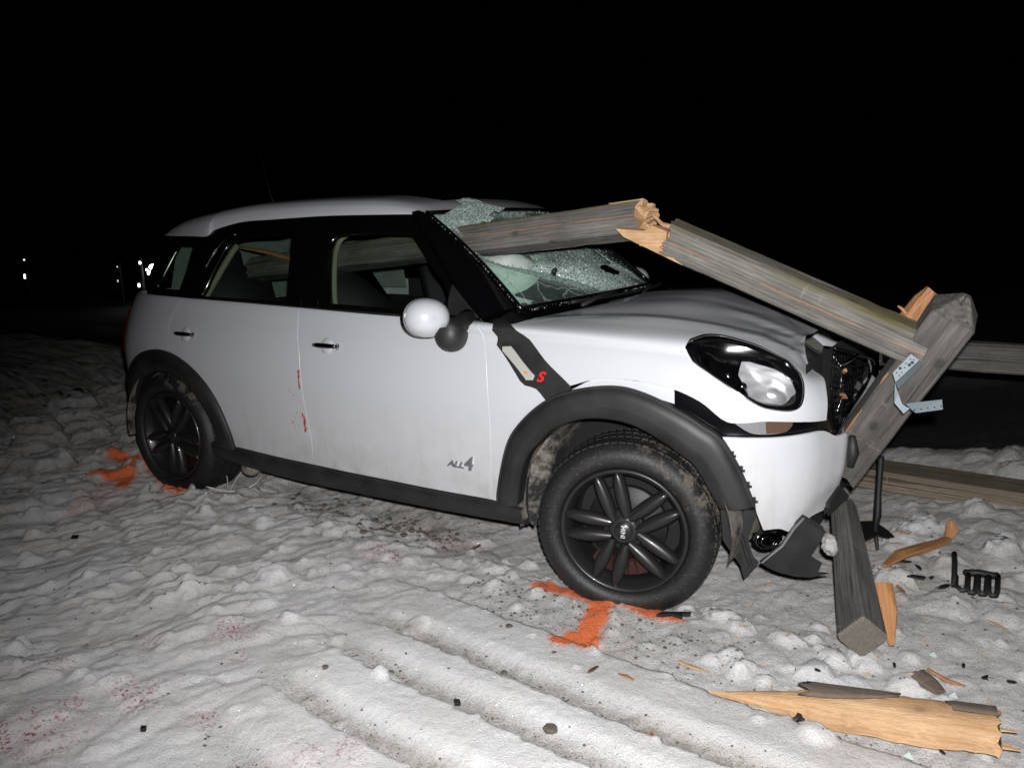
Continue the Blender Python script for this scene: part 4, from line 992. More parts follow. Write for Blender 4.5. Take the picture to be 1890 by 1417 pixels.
# loose granules sitting on the sheet
V, F = [], []
def granule(p, r):
    c = len(V); q = [RNG.normal(size=3) for _ in range(4)]; q = [x/np.linalg.norm(x) for x in q]; V.extend([p+x*r for x in q]); F.extend([(c, c+1, c+2), (c, c+2, c+3), (c, c+3, c+1), (c+1, c+3, c+2)])
CRg = np.array(CR).reshape(na, nb); n_g = 0
while n_g < 2600:
    i, j = RNG.integers(1, na-1), RNG.integers(1, nb-1); a, b = -1+2*i/(na-1), j/(nb-1)
    if RNG.random() < CRg[i, j]**1.6 and not ws_hole(a, b):
        edge = min(1, (1-abs(a))*6, b*7, (1-b)*7); granule(ws(a+RNG.normal()*.008, b+RNG.normal()*.006, -ws_sag(a, b)*edge+.003), .0022+.0028*RNG.random()); n_g += 1
for _ in range(420): granule(ws(RNG.uniform(-1, .5), 1.0+RNG.uniform(0, .07), .012), .0016+.002*RNG.random())
for _ in range(260): b = RNG.random(); granule(ws(-1-.02*RNG.random(), b, .012), .0016+.002*RNG.random())
tag(mesh('glass_granules', V, F, MAT['shard'], wsc), kind='stuff')
# black frit and seal round the sheet
def wsband(name, path, wd, mat, par, th=.012):
    V = []
    for a, b in path:
        p = ws(a, b, .008); V.append(p)
    bm = bmesh.new(); add_tube(bm, V, wd, 8); return from_bm(name, bm, mat, par, True)
wsband('screen_seal', [(-1, b) for b in np.linspace(-.02, 1.0, 16)]+[(a, 1.0) for a in np.linspace(-.95, 1, 24)], .011, MAT['gloss'], wsc)
wsband('screen_seal', [(1, b) for b in np.linspace(1, -.02, 12)]+[(a, -.012) for a in np.linspace(1, -1, 24)], .010, MAT['gloss'], wsc)
# A pillars: from the window surround to the screen edge
for s in (1, -1):
    V = []
    for k in range(14):
        b = k/13; e = ws(-1, b*1.0-.02, .006); x0, z0 = [np.interp(b, [0, .28, .62, 1], q) for q in ([-1.15, -1.013, -.82, -.617], [1.452, 1.347, 1.178, 1.036])]
        g = gh(x0, z0, .001); m = (e+g)/2+np.array([.012, -.016, .012])
        for p in (g-np.array([.0, -.02, 0]), g, g*.6+m*.4+np.array([.002, -.004, .002]), m, e*.7+m*.3, e, e+np.array([-.02, .02, -.02])): V.append((p[0], p[1]*s, p[2]))
    mesh('windscreen_pillar', V, grid_faces(14, 7), MAT['gloss'], CAR, True)
# cowl under the screen
V = []
for a in np.linspace(-1.06, 1.06, 40):
    aa = max(-1, min(1, a)); p = ws(aa, 1.0, .002); p[1] *= abs(a) if abs(a) > 1 else 1
    V += [p, p+np.array([.05, 0, -.012]), p+np.array([.10, 0, -.03]), p+np.array([.16, 0, -.07])]
cow = mesh('cowl', V, grid_faces(40, 4), MAT['gloss'], CAR, True)
for y0, y1 in ((-.48, .10), (-.02, .52)):
    bm = bmesh.new(); pts = [np.array([-.42+.13*(1-(y/.66)**2)-.045, y, 1.075+.012*(1-(y/.66)**2)]) for y in np.linspace(y0, y1, 14)]; add_tube(bm, pts, .008, 6); add_tube(bm, [pts[0]+np.array([.05, 0, -.01]), pts[4]+np.array([.015, 0, .012]), pts[8]+np.array([0, 0, .014])], .009, 6)
    from_bm('wiper', bm, MAT['plastic_dark'], cow, True)
# corner cap between pillar foot, fender and hood
mesh('pillar_foot', [gh(-.64, 1.036, .002), (-.49, -.83, 1.022), (-.45, -.79, 1.028), (-.44, -.70, 1.045), (-.50, -.655, 1.07), (-.60, -.70, 1.075)], [(0, 1, 2, 3, 4, 5)], MAT['gloss'], CAR)

# ---------------------------------------------------------------- door mirror
def dome(name, c, ax, upv, ru, rv, dep, mat, par, n=28, m=12, cut=1.0, sq=2.15):
    M4 = basis(c, ax, upv); V = []
    for i in range(m):
        t = i/(m-1)*math.pi/2*cut
        for k in range(n):
            a = 2*math.pi*k/n; ca, sa = math.cos(a), math.sin(a); r = (abs(ca)**sq+abs(sa)**sq)**(-1/sq)
            V.append(M4 @ Vector((ru*r*ca*math.cos(t)**.8, rv*r*sa*math.cos(t)**.8, dep*math.sin(t))))
    F = [(i*n+k, i*n+(k+1) % n, (i+1)*n+(k+1) % n, (i+1)*n+k) for i in range(m-1) for k in range(n)]
    F.append(tuple((m-1)*n+k for k in range(n)))
    return mesh(name, V, F, mat, par, True)
mc = Vector((-.768, -.975, 1.056)); ax = Vector((.84, -.52, .06))
mir = dome('door_mirror', mc, ax, (0.05, .06, 1), .091, .076, .092, PAINT, CAR)
dome('mirror_rim', mc-ax*.016, ax, (.05, .06, 1), .0945, .0785, .05, MAT['gloss'], mir, cut=.5)
dome('mirror_glass', mc-ax*.012, -ax, (.05, .06, 1), .087, .071, .006, MAT['chromedark'], mir)
dome('mirror_foot', Vector((-.678, -.935, 1.000)), (.22, -.40, -1), (1, .2, 0), .070, .062, .072, MAT['plastic'], mir, sq=2.2)
bm = bmesh.new(); add_tube(bm, [(-.690, -.80, 1.035), (-.688, -.86, 1.022), (-.690, -.915, 1.012), (-.715, -.95, 1.02)], [.042, .036, .040, .036], 14); from_bm('mirror_arm', bm, MAT['plastic_dark'], mir, True)
dome('mirror_seam', mc+ax*.018, ax, (.05, .06, 1), .0908, .0758, .004, MAT['gloss'], mir, cut=.4)
MAT['scuff'] = simple('brown_scuff', (.16, .10, .04), .8, 0, 0, .5, 200)

# ---------------------------------------------------------------- wheels
def make_wheel(name, M4, parent, text=True):
    """outer face towards local -Y"""
    W_ = empty(name, parent=parent); W_.matrix_local = M4
    bm = bmesh.new()
    prof = [(.232, .10), (.236, -.012), (.246, -.030), (.268, -.040), (.296, -.036), (.310, -.024), (.3245, -.008), (.330, .012), (.331, .10), (.330, .185), (.318, .21), (.25, .215), (.232, .19)]
    lathe(bm, prof, 96); ty = from_bm('tyre', bm, MAT['rubber'], W_, True)
    V, F = [], []
    for k in range(72):                                          # shoulder and tread blocks
        for (y0, y1, r0, st) in ((-.004, .045, .331, 0), (.055, .10, .3315, .5), (.11, .155, .3315, 0), (.165, .20, .331, .5)):
            a0 = 2*math.pi*(k+st)/72; a1 = a0+2*math.pi/72*.72; c = len(V); tw = .03 if y0 < .1 else -.03
            for rr in (r0-.008, r0+.006):
                for aa, yy in ((a0, y0), (a1, y0), (a1+tw, y1), (a0+tw, y1)):
                    r_ = rr-(.007 if yy < 0.01 or yy > .19 else 0); V.append((r_*math.cos(aa), yy, r_*math.sin(aa)))
            F += [(c+4, c+5, c+6, c+7), (c, c+1, c+5, c+4), (c+1, c+2, c+6, c+5), (c+2, c+3, c+7, c+6), (c+3, c, c+4, c+7)]
    tag(mesh('tread_block', V, F, MAT['rubber'], W_), kind='stuff')
    bm = bmesh.new(); lathe(bm, [(.237, -.016), (.235, -.026), (.229, -.029), (.222, -.026), (.216, -.014), (.205, .0), (.198, .03), (.196, .16)], 96); from_bm('rim', bm, MAT['rim'], W_, True)
    bm = bmesh.new(); lathe(bm, [(.02, .05), (.145, .05), (.150, .056), (.150, .07)], 64); from_bm('brake_disc', bm, MAT['disc'], W_, True)
    bm = bmesh.new(); lathe(bm, [(.0, .13), (.20, .13)], 32); from_bm('wheel_back', bm, MAT['gap'], W_)
    bm = bmesh.new()
    for a in np.linspace(-2.2, -1.0, 7): add_box(bm, (.155*math.cos(a), .045, .155*math.sin(a)), (.06, .05, .05), Matrix.Rotation(-a, 3, 'Y'), .006)
    from_bm('brake_caliper', bm, MAT['caliper'], W_)
    # ten blades in five pairs
    def spoke(ang, side):
        n, V = 12, []
        for i in range(n):
            u = i/(n-1); r = .044+.176*u; off = side*(.026+.013*u); hw = .0095+.0150*math.sin(math.pi*min(1, .12+.80*u))**.9*(1 if u < .97 else .5)
            if i == n-1: hw = .004
            y = -.004-.020*math.sin(math.pi*(.25+.55*u))-.004*u
            for w_, dy in ((-1, .030), (-1, .006), (-.55, -.001), (-.05*side, -.008), (.55, -.001), (1, .006), (1, .030)):
                lx, lz = r, off+w_*hw; V.append((lx*math.cos(ang)-lz*math.sin(ang), y+dy, lx*math.sin(ang)+lz*math.cos(ang)))
        F = grid_faces(n, 7); F.append(tuple((n-1)*7+k for k in range(7)))
        return mesh('spoke', V, F, MAT['rim'], W_, True)
    for k in range(5):
        a = math.radians(107+72*k)
        for s in (-1, 1): spoke(a, s)
        bm = bmesh.new(); r = .062
        add_tube(bm, [(r*math.cos(a), .02, r*math.sin(a)), (r*math.cos(a), -.004, r*math.sin(a))], [.018, .016], 16)
        from_bm('bolt_seat', bm, MAT['rim'], W_, True)
        bm = bmesh.new(); add_tube(bm, [(r*math.cos(a), .0, r*math.sin(a)), (r*math.cos(a), -.012, r*math.sin(a))], .0095, 6); from_bm('wheel_bolt', bm, MAT['bolt'], W_)
    bm = bmesh.new(); lathe(bm, [(.0, -.025), (.031, -.025), (.033, -.022), (.034, -.016), (.036, -.018), (.050, -.012), (.066, .002), (.068, .03)], 32); cap = from_bm('hub_cap', bm, MAT['rim'], W_, True)
    if text: text_mesh('cap_lettering', 'MINI', .024, MAT['letter'], W_, basis((0, -.0265, 0), (0, -1, 0), (0, 0, 1), -math.radians(92)), .0004, 0, .0002)
    return W_
A = math.radians(12)
make_wheel('wheel', Matrix.Translation((0, -.838, .302)) @ Matrix.Rotation(A, 4, 'Z'), CAR)
make_wheel('wheel', Matrix.Translation((-2.597, -.835, .329)) @ Matrix.Rotation(math.radians(-22), 4, 'Y'), CAR, False)
for x in (0, -2.597):
    make_wheel('wheel', Matrix.Translation((x, .838, .31)) @ Matrix.Rotation(math.pi, 4, 'Z'), CAR, False)
# wheel housings with frozen mud
def housing(cx, cz, a, b, y0, y1, mat, th0, th1, name='wheel_housing'):
    V, n = [], 40
    for k in range(n):
        th = math.radians(th0+(th1-th0)*k/(n-1))
        for j, y in enumerate(np.linspace(y0, y1, 8)):
            w = .012*(fbm(np.array([k*.35]), np.array([y*14.0]), 3, 121)[0]-.5)*(0 if j == 0 else 1)
            V.append((cx+(a+w)*math.cos(th), y, cz+(b+w)*math.sin(th)))
    return mesh(name, V, grid_faces(n, 8), mat, CAR, True)
housing(-.03, .33, .425, .395, -.845, -.45, MAT['mud'], -12, 195)
housing(-2.60, .33, .40, .36, -.845, -.45, MAT['mud'], -8, 188)
mesh('housing_wall', [(-.5, -.46, .2), (.45, -.46, .2), (.45, -.46, .76), (-.5, -.46, .76)], [(0, 1, 2, 3)], MAT['gap'], CAR)
mesh('housing_wall', [(-3.05, -.46, .2), (-2.15, -.46, .2), (-2.15, -.46, .76), (-3.05, -.46, .76)], [(0, 1, 2, 3)], MAT['gap'], CAR)
# mud flake between sill and front wheel
mesh('mud_cake', [(-.405, -.842, .26), (-.40, -.85, .40), (-.375, -.855, .52), (-.31, -.855, .61), (-.27, -.85, .64), (-.28, -.80, .60), (-.325, -.79, .48), (-.34, -.80, .36), (-.385, -.83, .235)], [(0, 1, 2, 7, 8), (2, 3, 6, 7), (3, 4, 5, 6)], MAT['mud'], CAR)
# underbody
bm = bmesh.new(); add_box(bm, (-1.30, 0, .33), (1.72, 1.56, .16)); add_box(bm, (-2.6, 0, .40), (1.1, .9, .2)); add_box(bm, (.10, 0, .40), (.8, .9, .3)); from_bm('underbody', bm, MAT['gap'], CAR)
ball('jacking_lug', (-2.06, -.80, .215), .05, MAT['mud'], CAR, (1.1, .8, .75))

# ---------------------------------------------------------------- cabin
bm = bmesh.new(); add_box(bm, (-1.55, .0, .92), (2.9, 1.50, .05)); from_bm('cabin_floor', bm, MAT['seat'], CAR)
def seat(name, x, y, rec=0.0, wd=.48, h=.42):
    bm = bmesh.new(); V = []
    add_box(bm, (x, y, 1.02), (.14, wd, h), Matrix.Rotation(math.radians(-14+rec), 3, 'Y'), .05)
    s = from_bm(name, bm, MAT['seat'], CAR, True)
    bm = bmesh.new(); add_box(bm, (x-.09, y, 1.22), (.09, .24, .15), Matrix.Rotation(math.radians(-12), 3, 'Y'), .035); from_bm('headrest', bm, MAT['seat'], s, True)
    return s
seat('front_seat', -1.70, -.36, -26, .44, .36); seat('front_seat', -1.60, .36)
seat('rear_seat', -2.62, -.33, 0, .5, .34); seat('rear_seat', -2.62, .33, 0, .5, .34)
bm = bmesh.new(); add_box(bm, (-.72, 0, 1.0), (.52, 1.30, .10), Matrix.Rotation(math.radians(8), 3, 'Y'), .03); from_bm('dashboard', bm, MAT['dash'], CAR, True)
prism('dashboard_panel', [(-.74, -.40, 1.10), (-.62, -.22, 1.205), (-.55, -.02, 1.12), (-.50, -.10, 1.075), (-.60, -.36, 1.07)], (.5, -.5, .6), .02, MAT['dash'], CAR, .003)
# airbag: slack crumpled cloth
def cloth(name, c, sx, sy, sz, seed, mat):
    bm = bmesh.new(); bmesh.ops.create_icosphere(bm, subdivisions=4, radius=1)
    for v in bm.verts:
        p = v.co.copy(); n = float(fbm(np.array([p.x*2.2+seed]), np.array([p.y*2.2+p.z*1.7]), 4, seed)[0])-.5; r = float(abs(vnoise(np.array([p.x*5+p.z*3]), np.array([p.y*5-p.z*2]), seed+4)[0]-.5))
        f = 1+.55*n-.25*r; v.co = Vector((p.x*sx*f, p.y*sy*f, p.z*sz*f))+Vector(c)
    return from_bm(name, bm, mat, CAR, True)
cloth('airbag', (-.86, -.30, 1.125), .21, .30, .16, 5, MAT['bag']); cloth('airbag', (-1.12, .30, 1.17), .16, .24, .15, 9, MAT['bag'])
bm = bmesh.new(); add_tube(bm, [(-1.20, .36+.18*math.cos(a), 1.06+.17*math.sin(a)) for a in np.linspace(0, 2*math.pi, 28)], .015, 8, False); from_bm('steering_wheel', bm, MAT['dash'], CAR, True)
ball('airbag_label', (-1.0, -.42, 1.095), .05, MAT['yellow'], CAR, (.9, .3, .55))
# cream pillar trims just inside the glass
def trimline(pts, r):
    bm = bmesh.new(); add_tube(bm, [gh(x, z, -.045) for x, z in rc(pts, 4)], r, 8); from_bm('pillar_trim', bm, MAT['trim'], CAR, True)
trimline([(-1.43, 1.03), (-1.475, 1.12), (-1.53, 1.25), (-1.545, 1.31), (-1.535, 1.345), (-1.50, 1.37)], .0125)
trimline([(-2.335, 1.06), (-2.30, 1.15), (-2.255, 1.28), (-2.235, 1.315)], .016)
for s in (1,):
    mesh('side_trim', [(-2.95, .62, 1.0), (-2.2, .66, 1.0), (-2.15, .52, 1.42), (-2.9, .46, 1.40)], [(0, 1, 2, 3)], MAT['liner'], CAR)
    mesh('side_trim', [(-1.78, .64, 1.0), (-1.56, .64, 1.0), (-1.62, .50, 1.43), (-1.80, .50, 1.43)], [(0, 1, 2, 3)], MAT['liner'], CAR)
    mesh('door_lining', [(-2.2, .68, .9), (-.5, .68, .9), (-.5, .68, 1.06), (-2.2, .68, 1.06)], [(0, 1, 2, 3)], MAT['seat'], CAR)
# the far side of the car: mirrored copies
for o in list(CAR.children):
    if o.name.split('.')[0] in ('front_fender', 'front_door', 'rear_door', 'rear_quarter_panel', 'hood', 'front_bumper', 'front_arch_trim', 'rear_arch_trim', 'sill', 'window_surround', 'front_side_window', 'rear_side_window', 'quarter_window', 'side_scuttle', 'tail_lamp', 'wheel_housing', 'housing_wall', 'headlight', 'door_mirror', 'fender_edge', 'lamp_recess'):
        if o.type != 'MESH': continue
        c = o.copy(); COL.objects.link(c); c.parent = CAR; c.scale = (1, -1, 1)
        for g in o.children:
            if 'badge' in g.name or 'smear' in g.name or 'letter' in g.name: continue
            d = g.copy(); COL.objects.link(d); d.parent = c

# ---------------------------------------------------------------- timber
def timber(name, p0, p1, wd, ht, mat, upv=(0, 0, 1), cham=.010, rag=(0, 0), seed=1, endmat=None, parent=None, n=40, skew=(0, 0), belly=0.0):
    """squared rail; RAG = how ragged each end is; returns the object (local X along it)"""
    m, L = frame(p0, p1, upv); hw, hh = wd/2, ht/2; c = cham
    prof = []
    def seg(a, b, k):
        for i in range(k): prof.append((a[0]+(b[0]-a[0])*i/k, a[1]+(b[1]-a[1])*i/k))
    P = [(-hw, -hh+c), (-hw, hh-c), (-hw+c, hh), (hw-c, hh), (hw, hh-c), (hw, -hh+c), (hw-c, -hh), (-hw+c, -hh)]
    for i in range(8): seg(P[i], P[(i+1) % 8], 5 if i % 2 == 0 else 1)
    k = len(prof); V = []; rg = np.random.default_rng(seed)
    r0, r1 = rg.random(k), rg.random(k)
    for i in range(n):
        u = i/(n-1); x = -L/2+L*u
        for j, (y, z) in enumerate(prof):
            e0 = (1-u)**8*rag[0]*(r0[j]-.2); e1 = u**8*rag[1]*(r1[j]-.2)
            xx = x+e0-e1+(skew[0]*(z/hh)*(1-u)**6+skew[1]*(z/hh)*u**6)
            q = 1+.035*(fbm(np.array([xx*6.0+seed]), np.array([j*.5]), 3, seed)[0]-.5)
            y_ = y+math.copysign(belly*max(0, 1-abs(z)/hh), y) if abs(y) > hw*.9 else y
            nick = 1-.05*max(0, float(vnoise(np.array([xx*11.0]), np.array([j*.7]), seed+3)[0])-.72)/.28
            V.append((xx, y_*q*nick, z*q*nick))
    F = [(i*k+j, i*k+(j+1) % k, (i+1)*k+(j+1) % k, (i+1)*k+j) for i in range(n-1) for j in range(k)]
    c0, c1 = len(V), len(V)+1; V += [(-L/2+rag[0]*.5, 0, 0), (L/2-rag[1]*.5, 0, 0)]
    ne = len(F)
    F += [(c0, (j+1) % k, j) for j in range(k)]+[(c1, (n-1)*k+j, (n-1)*k+(j+1) % k) for j in range(k)]
    o = mesh(name, V, F, [mat, endmat or mat], parent, recalc=True); o.matrix_world = m
    for q in range(ne, len(F)): o.data.polygons[q].material_index = 1
    for q in range(ne): o.data.polygons[q].use_smooth = True
    o.data.update(); md = o.modifiers.new('split', 'EDGE_SPLIT'); md.split_angle = math.radians(12)
    return o
def splinter(name, pts, r, mat, parent=None, flat=.35, seed=3, jag=True):
    """a torn sliver along PTS with radii R"""
    rg = np.random.default_rng(seed); P = [Vector(p) for p in pts]; V, k = [], 8
    for i, p in enumerate(P):
        d = (P[min(i+1, len(P)-1)]-P[max(i-1, 0)]).normalized(); a = d.cross(Vector((0, 0, 1)))
        a = a.normalized() if a.length > 1e-3 else Vector((1, 0, 0)); b = a.cross(d)
        for j in range(k):
            t = 2*math.pi*j/k; q = r[i]*(1+(.5*(rg.random()-.5) if jag else 0)); V.append(p+a*math.cos(t)*q+b*math.sin(t)*q*flat)
    F = [(i*k+j, i*k+(j+1) % k, (i+1)*k+(j+1) % k, (i+1)*k+j) for i in range(len(P)-1) for j in range(k)]+[tuple(range(k))[::-1], tuple((len(P)-1)*k+j for j in range(k))]
    # keep grain along local X
    m, L = frame(P[0], P[-1]); iv = m.inverted(); o = mesh(name, [iv @ v for v in V], F, mat, parent, recalc=True); o.matrix_world = m
    return o
GW = MAT['grey_wood']
A0, A1 = (-.004, -.633, 1.409), (-2.55, -.255, 1.165)
ra = timber('fence_rail', A0, A1, .105, .118, GW, (.03, .30, 1), .008, (.035, .06), 5, MAT['fresh'], None, 110, belly=.014)
tag(ra, 'grey fence rail driven through the windscreen into the cabin', 'fence rail')
rb = timber('fence_rail', (.085, -.690, 1.350), (.905, -.535, .985), .105, .115, GW, (.06, -.18, 1), .008, (.03, .01), 8, MAT['fresh'], None, 90, belly=.014)
tag(rb, 'grey fence rail sloping down over the bonnet to the leaning post', 'fence rail')
def world_child(o, par):
    o.parent = par; o.matrix_parent_inverse = par.matrix_basis.inverted()
# torn fibres where the two rails part: orange chips
def chip(par, pts, nrm, th, mat=None):
    c = prism('split_fibre', pts, nrm, th, mat or MAT['fresh'], None); world_child(c, par); return c
AX = (Vector(A0)-Vector(A1)).normalized(); BX = (Vector((.905, -.535, .985))-Vector((.085, -.690, 1.350))).normalized()
ma = ra.matrix_basis; mb = rb.matrix_basis
La, Lb = (Vector(A0)-Vector(A1)).length/2, (Vector((.905, -.535, .985))-Vector((.085, -.690, 1.350))).length/2
def loc(m, *p): return m @ Vector(p)
# frame() runs X from p0 to p1, so p0 (the break) is at -L
ysa = -1 if loc(ma, 0, 1, 0).y > loc(ma, 0, -1, 0).y else 1
ysb = -1 if loc(mb, 0, 1, 0).y > loc(mb, 0, -1, 0).y else 1
for k in range(4):
    rg = np.random.default_rng(40+k); z = -.045+.026*k; l = .035+.05*rg.random()
    s = splinter('split_fibre', [loc(mb, -Lb+.03, ysb*.045*rg.uniform(-.6, 1), z), loc(mb, -Lb-l*.5, ysb*.04*rg.uniform(-.6, 1), z+.01*rg.normal()), loc(mb, -Lb-l, ysb*.03*rg.uniform(-.5, 1), z+.018*rg.normal())], [.020, .015, .006], MAT['fresh'], None, .6, 50+k); world_child(s, rb)
chip(rb, [loc(mb, -Lb+.10, ysb*.0535, -.056), loc(mb, -Lb-.13, ysb*.050, -.050), loc(mb, -Lb-.17, ysb*.048, -.035), loc(mb, -Lb-.07, ysb*.052, .0), loc(mb, -Lb-.05, ysb*.052, .028), loc(mb, -Lb+.004, ysb*.0535, .030), loc(mb, -Lb+.016, ysb*.0545, -.01), loc(mb, -Lb+.0, ysb*.0545, -.03)], loc(mb, 0, ysb, 0)-loc(mb, 0, 0, 0), .03)
chip(ra, [loc(ma, -La-.0, ysa*.05, .060), loc(ma, -La+.15, ysa*.05, .0605), loc(ma, -La+.12, ysa*.054, .045), loc(ma, -La+.05, ysa*.054, .042), loc(ma, -La+.0, ysa*.053, .03)], loc(ma, 0, ysa, 0)-loc(ma, 0, 0, 0), .03)
for k in range(3):
    rg = np.random.default_rng(70+k); z = -.045+.04*k
    s = splinter('split_fibre', [loc(ma, -La+.03, ysa*.04*rg.uniform(-1, 1), z), loc(ma, -La-.02-.02*rg.random(), ysa*.04*rg.uniform(-1, 1), z)], [.018, .009], MAT['fresh'], None, .7, 80+k); world_child(s, ra)
# orange splinter and broken end inside the cabin
s = splinter('cabin_splinter', [(-2.45, -.44, 1.30), (-2.25, -.42, 1.275), (-2.06, -.40, 1.235), (-1.98, -.39, 1.20)], [.012, .022, .02, .005], MAT['fresh2'], None, .5, 9); tag(s, 'orange split of wood inside the cabin behind the rear side window', 'wood splinter')

# the post that was snapped: upper half leaning on the grille, with a pointed head
def post(name, p0, p1, w, mat, spin, head, seed, rag=0.0, endmat=None, cut=False):
    """P0 head end, P1 broken end"""
    m, L = frame(p0, p1, (0, 0, 1)); m = m @ Matrix.Rotation(spin, 4, 'X'); h = w/2; c = .007; V, k = [], 0
    prof = []
    P = [(-h, -h+c), (-h, h-c), (-h+c, h), (h-c, h), (h, h-c), (h, -h+c), (h-c, -h), (-h+c, -h)]
    for i in range(8):
        a, b = P[i], P[(i+1) % 8]
        for j in range(4 if i % 2 == 0 else 1): s_ = 4 if i % 2 == 0 else 1; prof.append((a[0]+(b[0]-a[0])*j/s_, a[1]+(b[1]-a[1])*j/s_))
    k = len(prof); n = 30; rg = np.random.default_rng(seed); rr = rg.random(k)
    for i in range(n):
        u = i/(n-1); x = -L/2+L*u
        for j, (y, z) in enumerate(prof):
            q = 1+.04*(fbm(np.array([x*5.0+seed]), np.array([j*.45]), 3, seed)[0]-.5); tp = 1-.42*u if cut else 1.0; sl = .026*(1-u)**6*((m.to_3x3() @ Vector((0, y, z))).z/h) if cut else 0.0; V.append((x+sl-u**10*rag*(rr[j]-.1), y*q*tp, z*q*tp))
    F = [(i*k+j, i*k+(j+1) % k, (i+1)*k+(j+1) % k, (i+1)*k+j) for i in range(n-1) for j in range(k)]
    b = len(V)
    for j, (y, z) in enumerate(prof): sl = .026*((m.to_3x3() @ Vector((0, y, z))).z/h) if cut else 0.0; jj = .003*(rr[j]-.5) if cut else 0; V.append((-L/2-head*.85+sl+jj, y*(.90+.05*rr[j] if cut else .16), z*(.90+.05*rr[j-3] if cut else .16)))
    F += [(j, b+j, b+(j+1) % k, (j+1) % k) for j in range(k)]; V.append((-L/2-head*.9, 0, 0)); F += [(b+k, b+(j+1) % k, b+j) for j in range(k)]
    ne = len(F)-(2*k if cut else 0); V.append((L/2-rag*.5, 0, 0)); F += [(len(V)-1, (n-1)*k+j, (n-1)*k+(j+1) % k) for j in range(k)]
    o = mesh(name, V, F, [mat, endmat or mat], recalc=True); o.matrix_world = m
    for q in range(len(F)): o.data.polygons[q].use_smooth = q < ne; o.data.polygons[q].material_index = int(q >= ne)
    md = o.modifiers.new('split', 'EDGE_SPLIT'); md.split_angle = math.radians(26)
    return o
PW = MAT['grey_wood2']
p_top, p_bot = Vector((.980, -.563, 1.105)), Vector((.636, -.345, .49))
po = post('fence_post', p_top, p_bot, .138, PW, math.radians(52), .080, 3, .05, MAT['fresh2'])
tag(po, 'snapped grey fence post with pointed head leaning against the grille', 'fence post')
# orange splinter standing behind its head
s = splinter('torn_slab', [(.80, -.49, 1.005), (.84, -.47, 1.07), (.875, -.46, 1.13), (.905, -.455, 1.165)], [.035, .045, .045, .040], MAT['fresh2'], None, .55, 15); world_child(s, po)
s = splinter('torn_fibre', [(.842, -.50, 1.085), (.828, -.50, 1.105), (.812, -.50, 1.115)], [.007, .005, .003], MAT['fresh2'], None, 1, 16); world_child(s, po)
s = splinter('torn_fibre', [(.775, -.55, .98), (.80, -.54, 1.005), (.835, -.53, 1.01)], [.006, .016, .01], MAT['fresh'], None, .6, 17); world_child(s, po)
mp = po.matrix_basis; Lp = (p_top-p_bot).length
ex = loc(mp, 1, 0, 0)-loc(mp, 0, 0, 0)
# corner of the post that faces the lens
cor = max([(a, b) for a in (-1, 1) for b in (-1, 1)], key=lambda q: (loc(mp, 0, q[0], q[1])-loc(mp, 0, 0, 0)).dot((CAM-po.matrix_basis.translation).normalized()))
for k, (u, l) in enumerate([(-.12, .05), (.05, .11), (.16, .09), (-.22, .04), (.22, .05)]):
    s = splinter('split_fibre', [loc(mp, u, cor[0]*.066, cor[1]*.066), loc(mp, u+l*.5, cor[0]*.067, cor[1]*.067), loc(mp, u+l, cor[0]*.066, cor[1]*.066)], [.002, .005, .002], MAT['fresh2'], None, .6, 90+k); world_child(s, po)
# galvanised rail shoe still nailed to it
br = prism('rail_bracket', [(.840, -.745, .937), (.885, -.735, .997), (.908, -.735, .980), (.850, -.748, .910)], (.15, -1, .1), .003, MAT['galv'])
tag(br, 'bent galvanised rail bracket nailed to the leaning post', 'bracket')
prism('bracket_flange', [(.850, -.7485, .909), (.909, -.7355, .979), (.915, -.70, .960), (.855, -.71, .880)], (.4, -.8, -.4), .003, MAT['galv'], br)
for k, (u, v, r) in enumerate([(.15, .3, .0022), (.32, .7, .0022), (.35, .25, .0045), (.5, .55, .0022), (.62, .30, .0022), (.68, .68, .005), (.8, .72, .005), (.84, .35, .0022), (.9, .62, .0022), (.2, .75, .0022)]):
    P = [Vector(q) for q in [(.840, -.745, .937), (.885, -.735, .997), (.908, -.735, .980), (.850, -.748, .910)]]
    q = (P[0]*(1-u)+P[1]*u)*(1-v)+(P[3]*(1-u)+P[2]*u)*v; bm = bmesh.new(); nn = Vector((.15, -1, .1)).normalized(); add_tube(bm, [q-nn*.001, q+nn*.0008], r, 8); from_bm('nail_hole', bm, MAT['hole'], br)
b2 = prism('rail_bracket', [(.893, -.735, .829), (.911, -.734, .817), (.982, -.725, .834), (.976, -.705, .860), (.878, -.71, .838)], (.15, -1, .35), .003, MAT['galv'])
tag(b2, 'loose galvanised bracket sticking out sideways low on the leaning post', 'bracket')
prism('bracket_flange', [(.846, -.728, .905), (.858, -.728, .87), (.872, -.734, .84), (.893, -.735, .829), (.878, -.738, .812), (.850, -.735, .842)], (.3, -1, .1), .003, MAT['galv'], b2)
for k in range(5):
    q = Vector((.907, -.736, .826)).lerp(Vector((.977, -.724, .843)), k/4); bm = bmesh.new(); add_tube(bm, [q, q+Vector((.15, -1, .35)).normalized()*.0014], .0025, 8); from_bm('nail_hole', bm, MAT['hole'], b2)
for k in range(12):
    u = .02+.012*(k % 6); q = loc(mp, RNG.uniform(-.06, .10), cor[0]*.0, 0)
# stump half of the post
st = post('fence_post_stump', (.815, -.80, .085), (.667, -.40, .385), .112, MAT['stump_wood'], math.radians(40), .012, 21, .02, MAT['cut_wood'], True)
tag(st, 'broken grey post stump under the front bumper with its sawn foot on the snow', 'post stump')
s = splinter('split_side', [(.842, -.60, .19), (.870, -.66, .12), (.895, -.73, .04)], [.03, .028, .008], MAT['fresh2'], None, .45, 31); world_child(s, st)

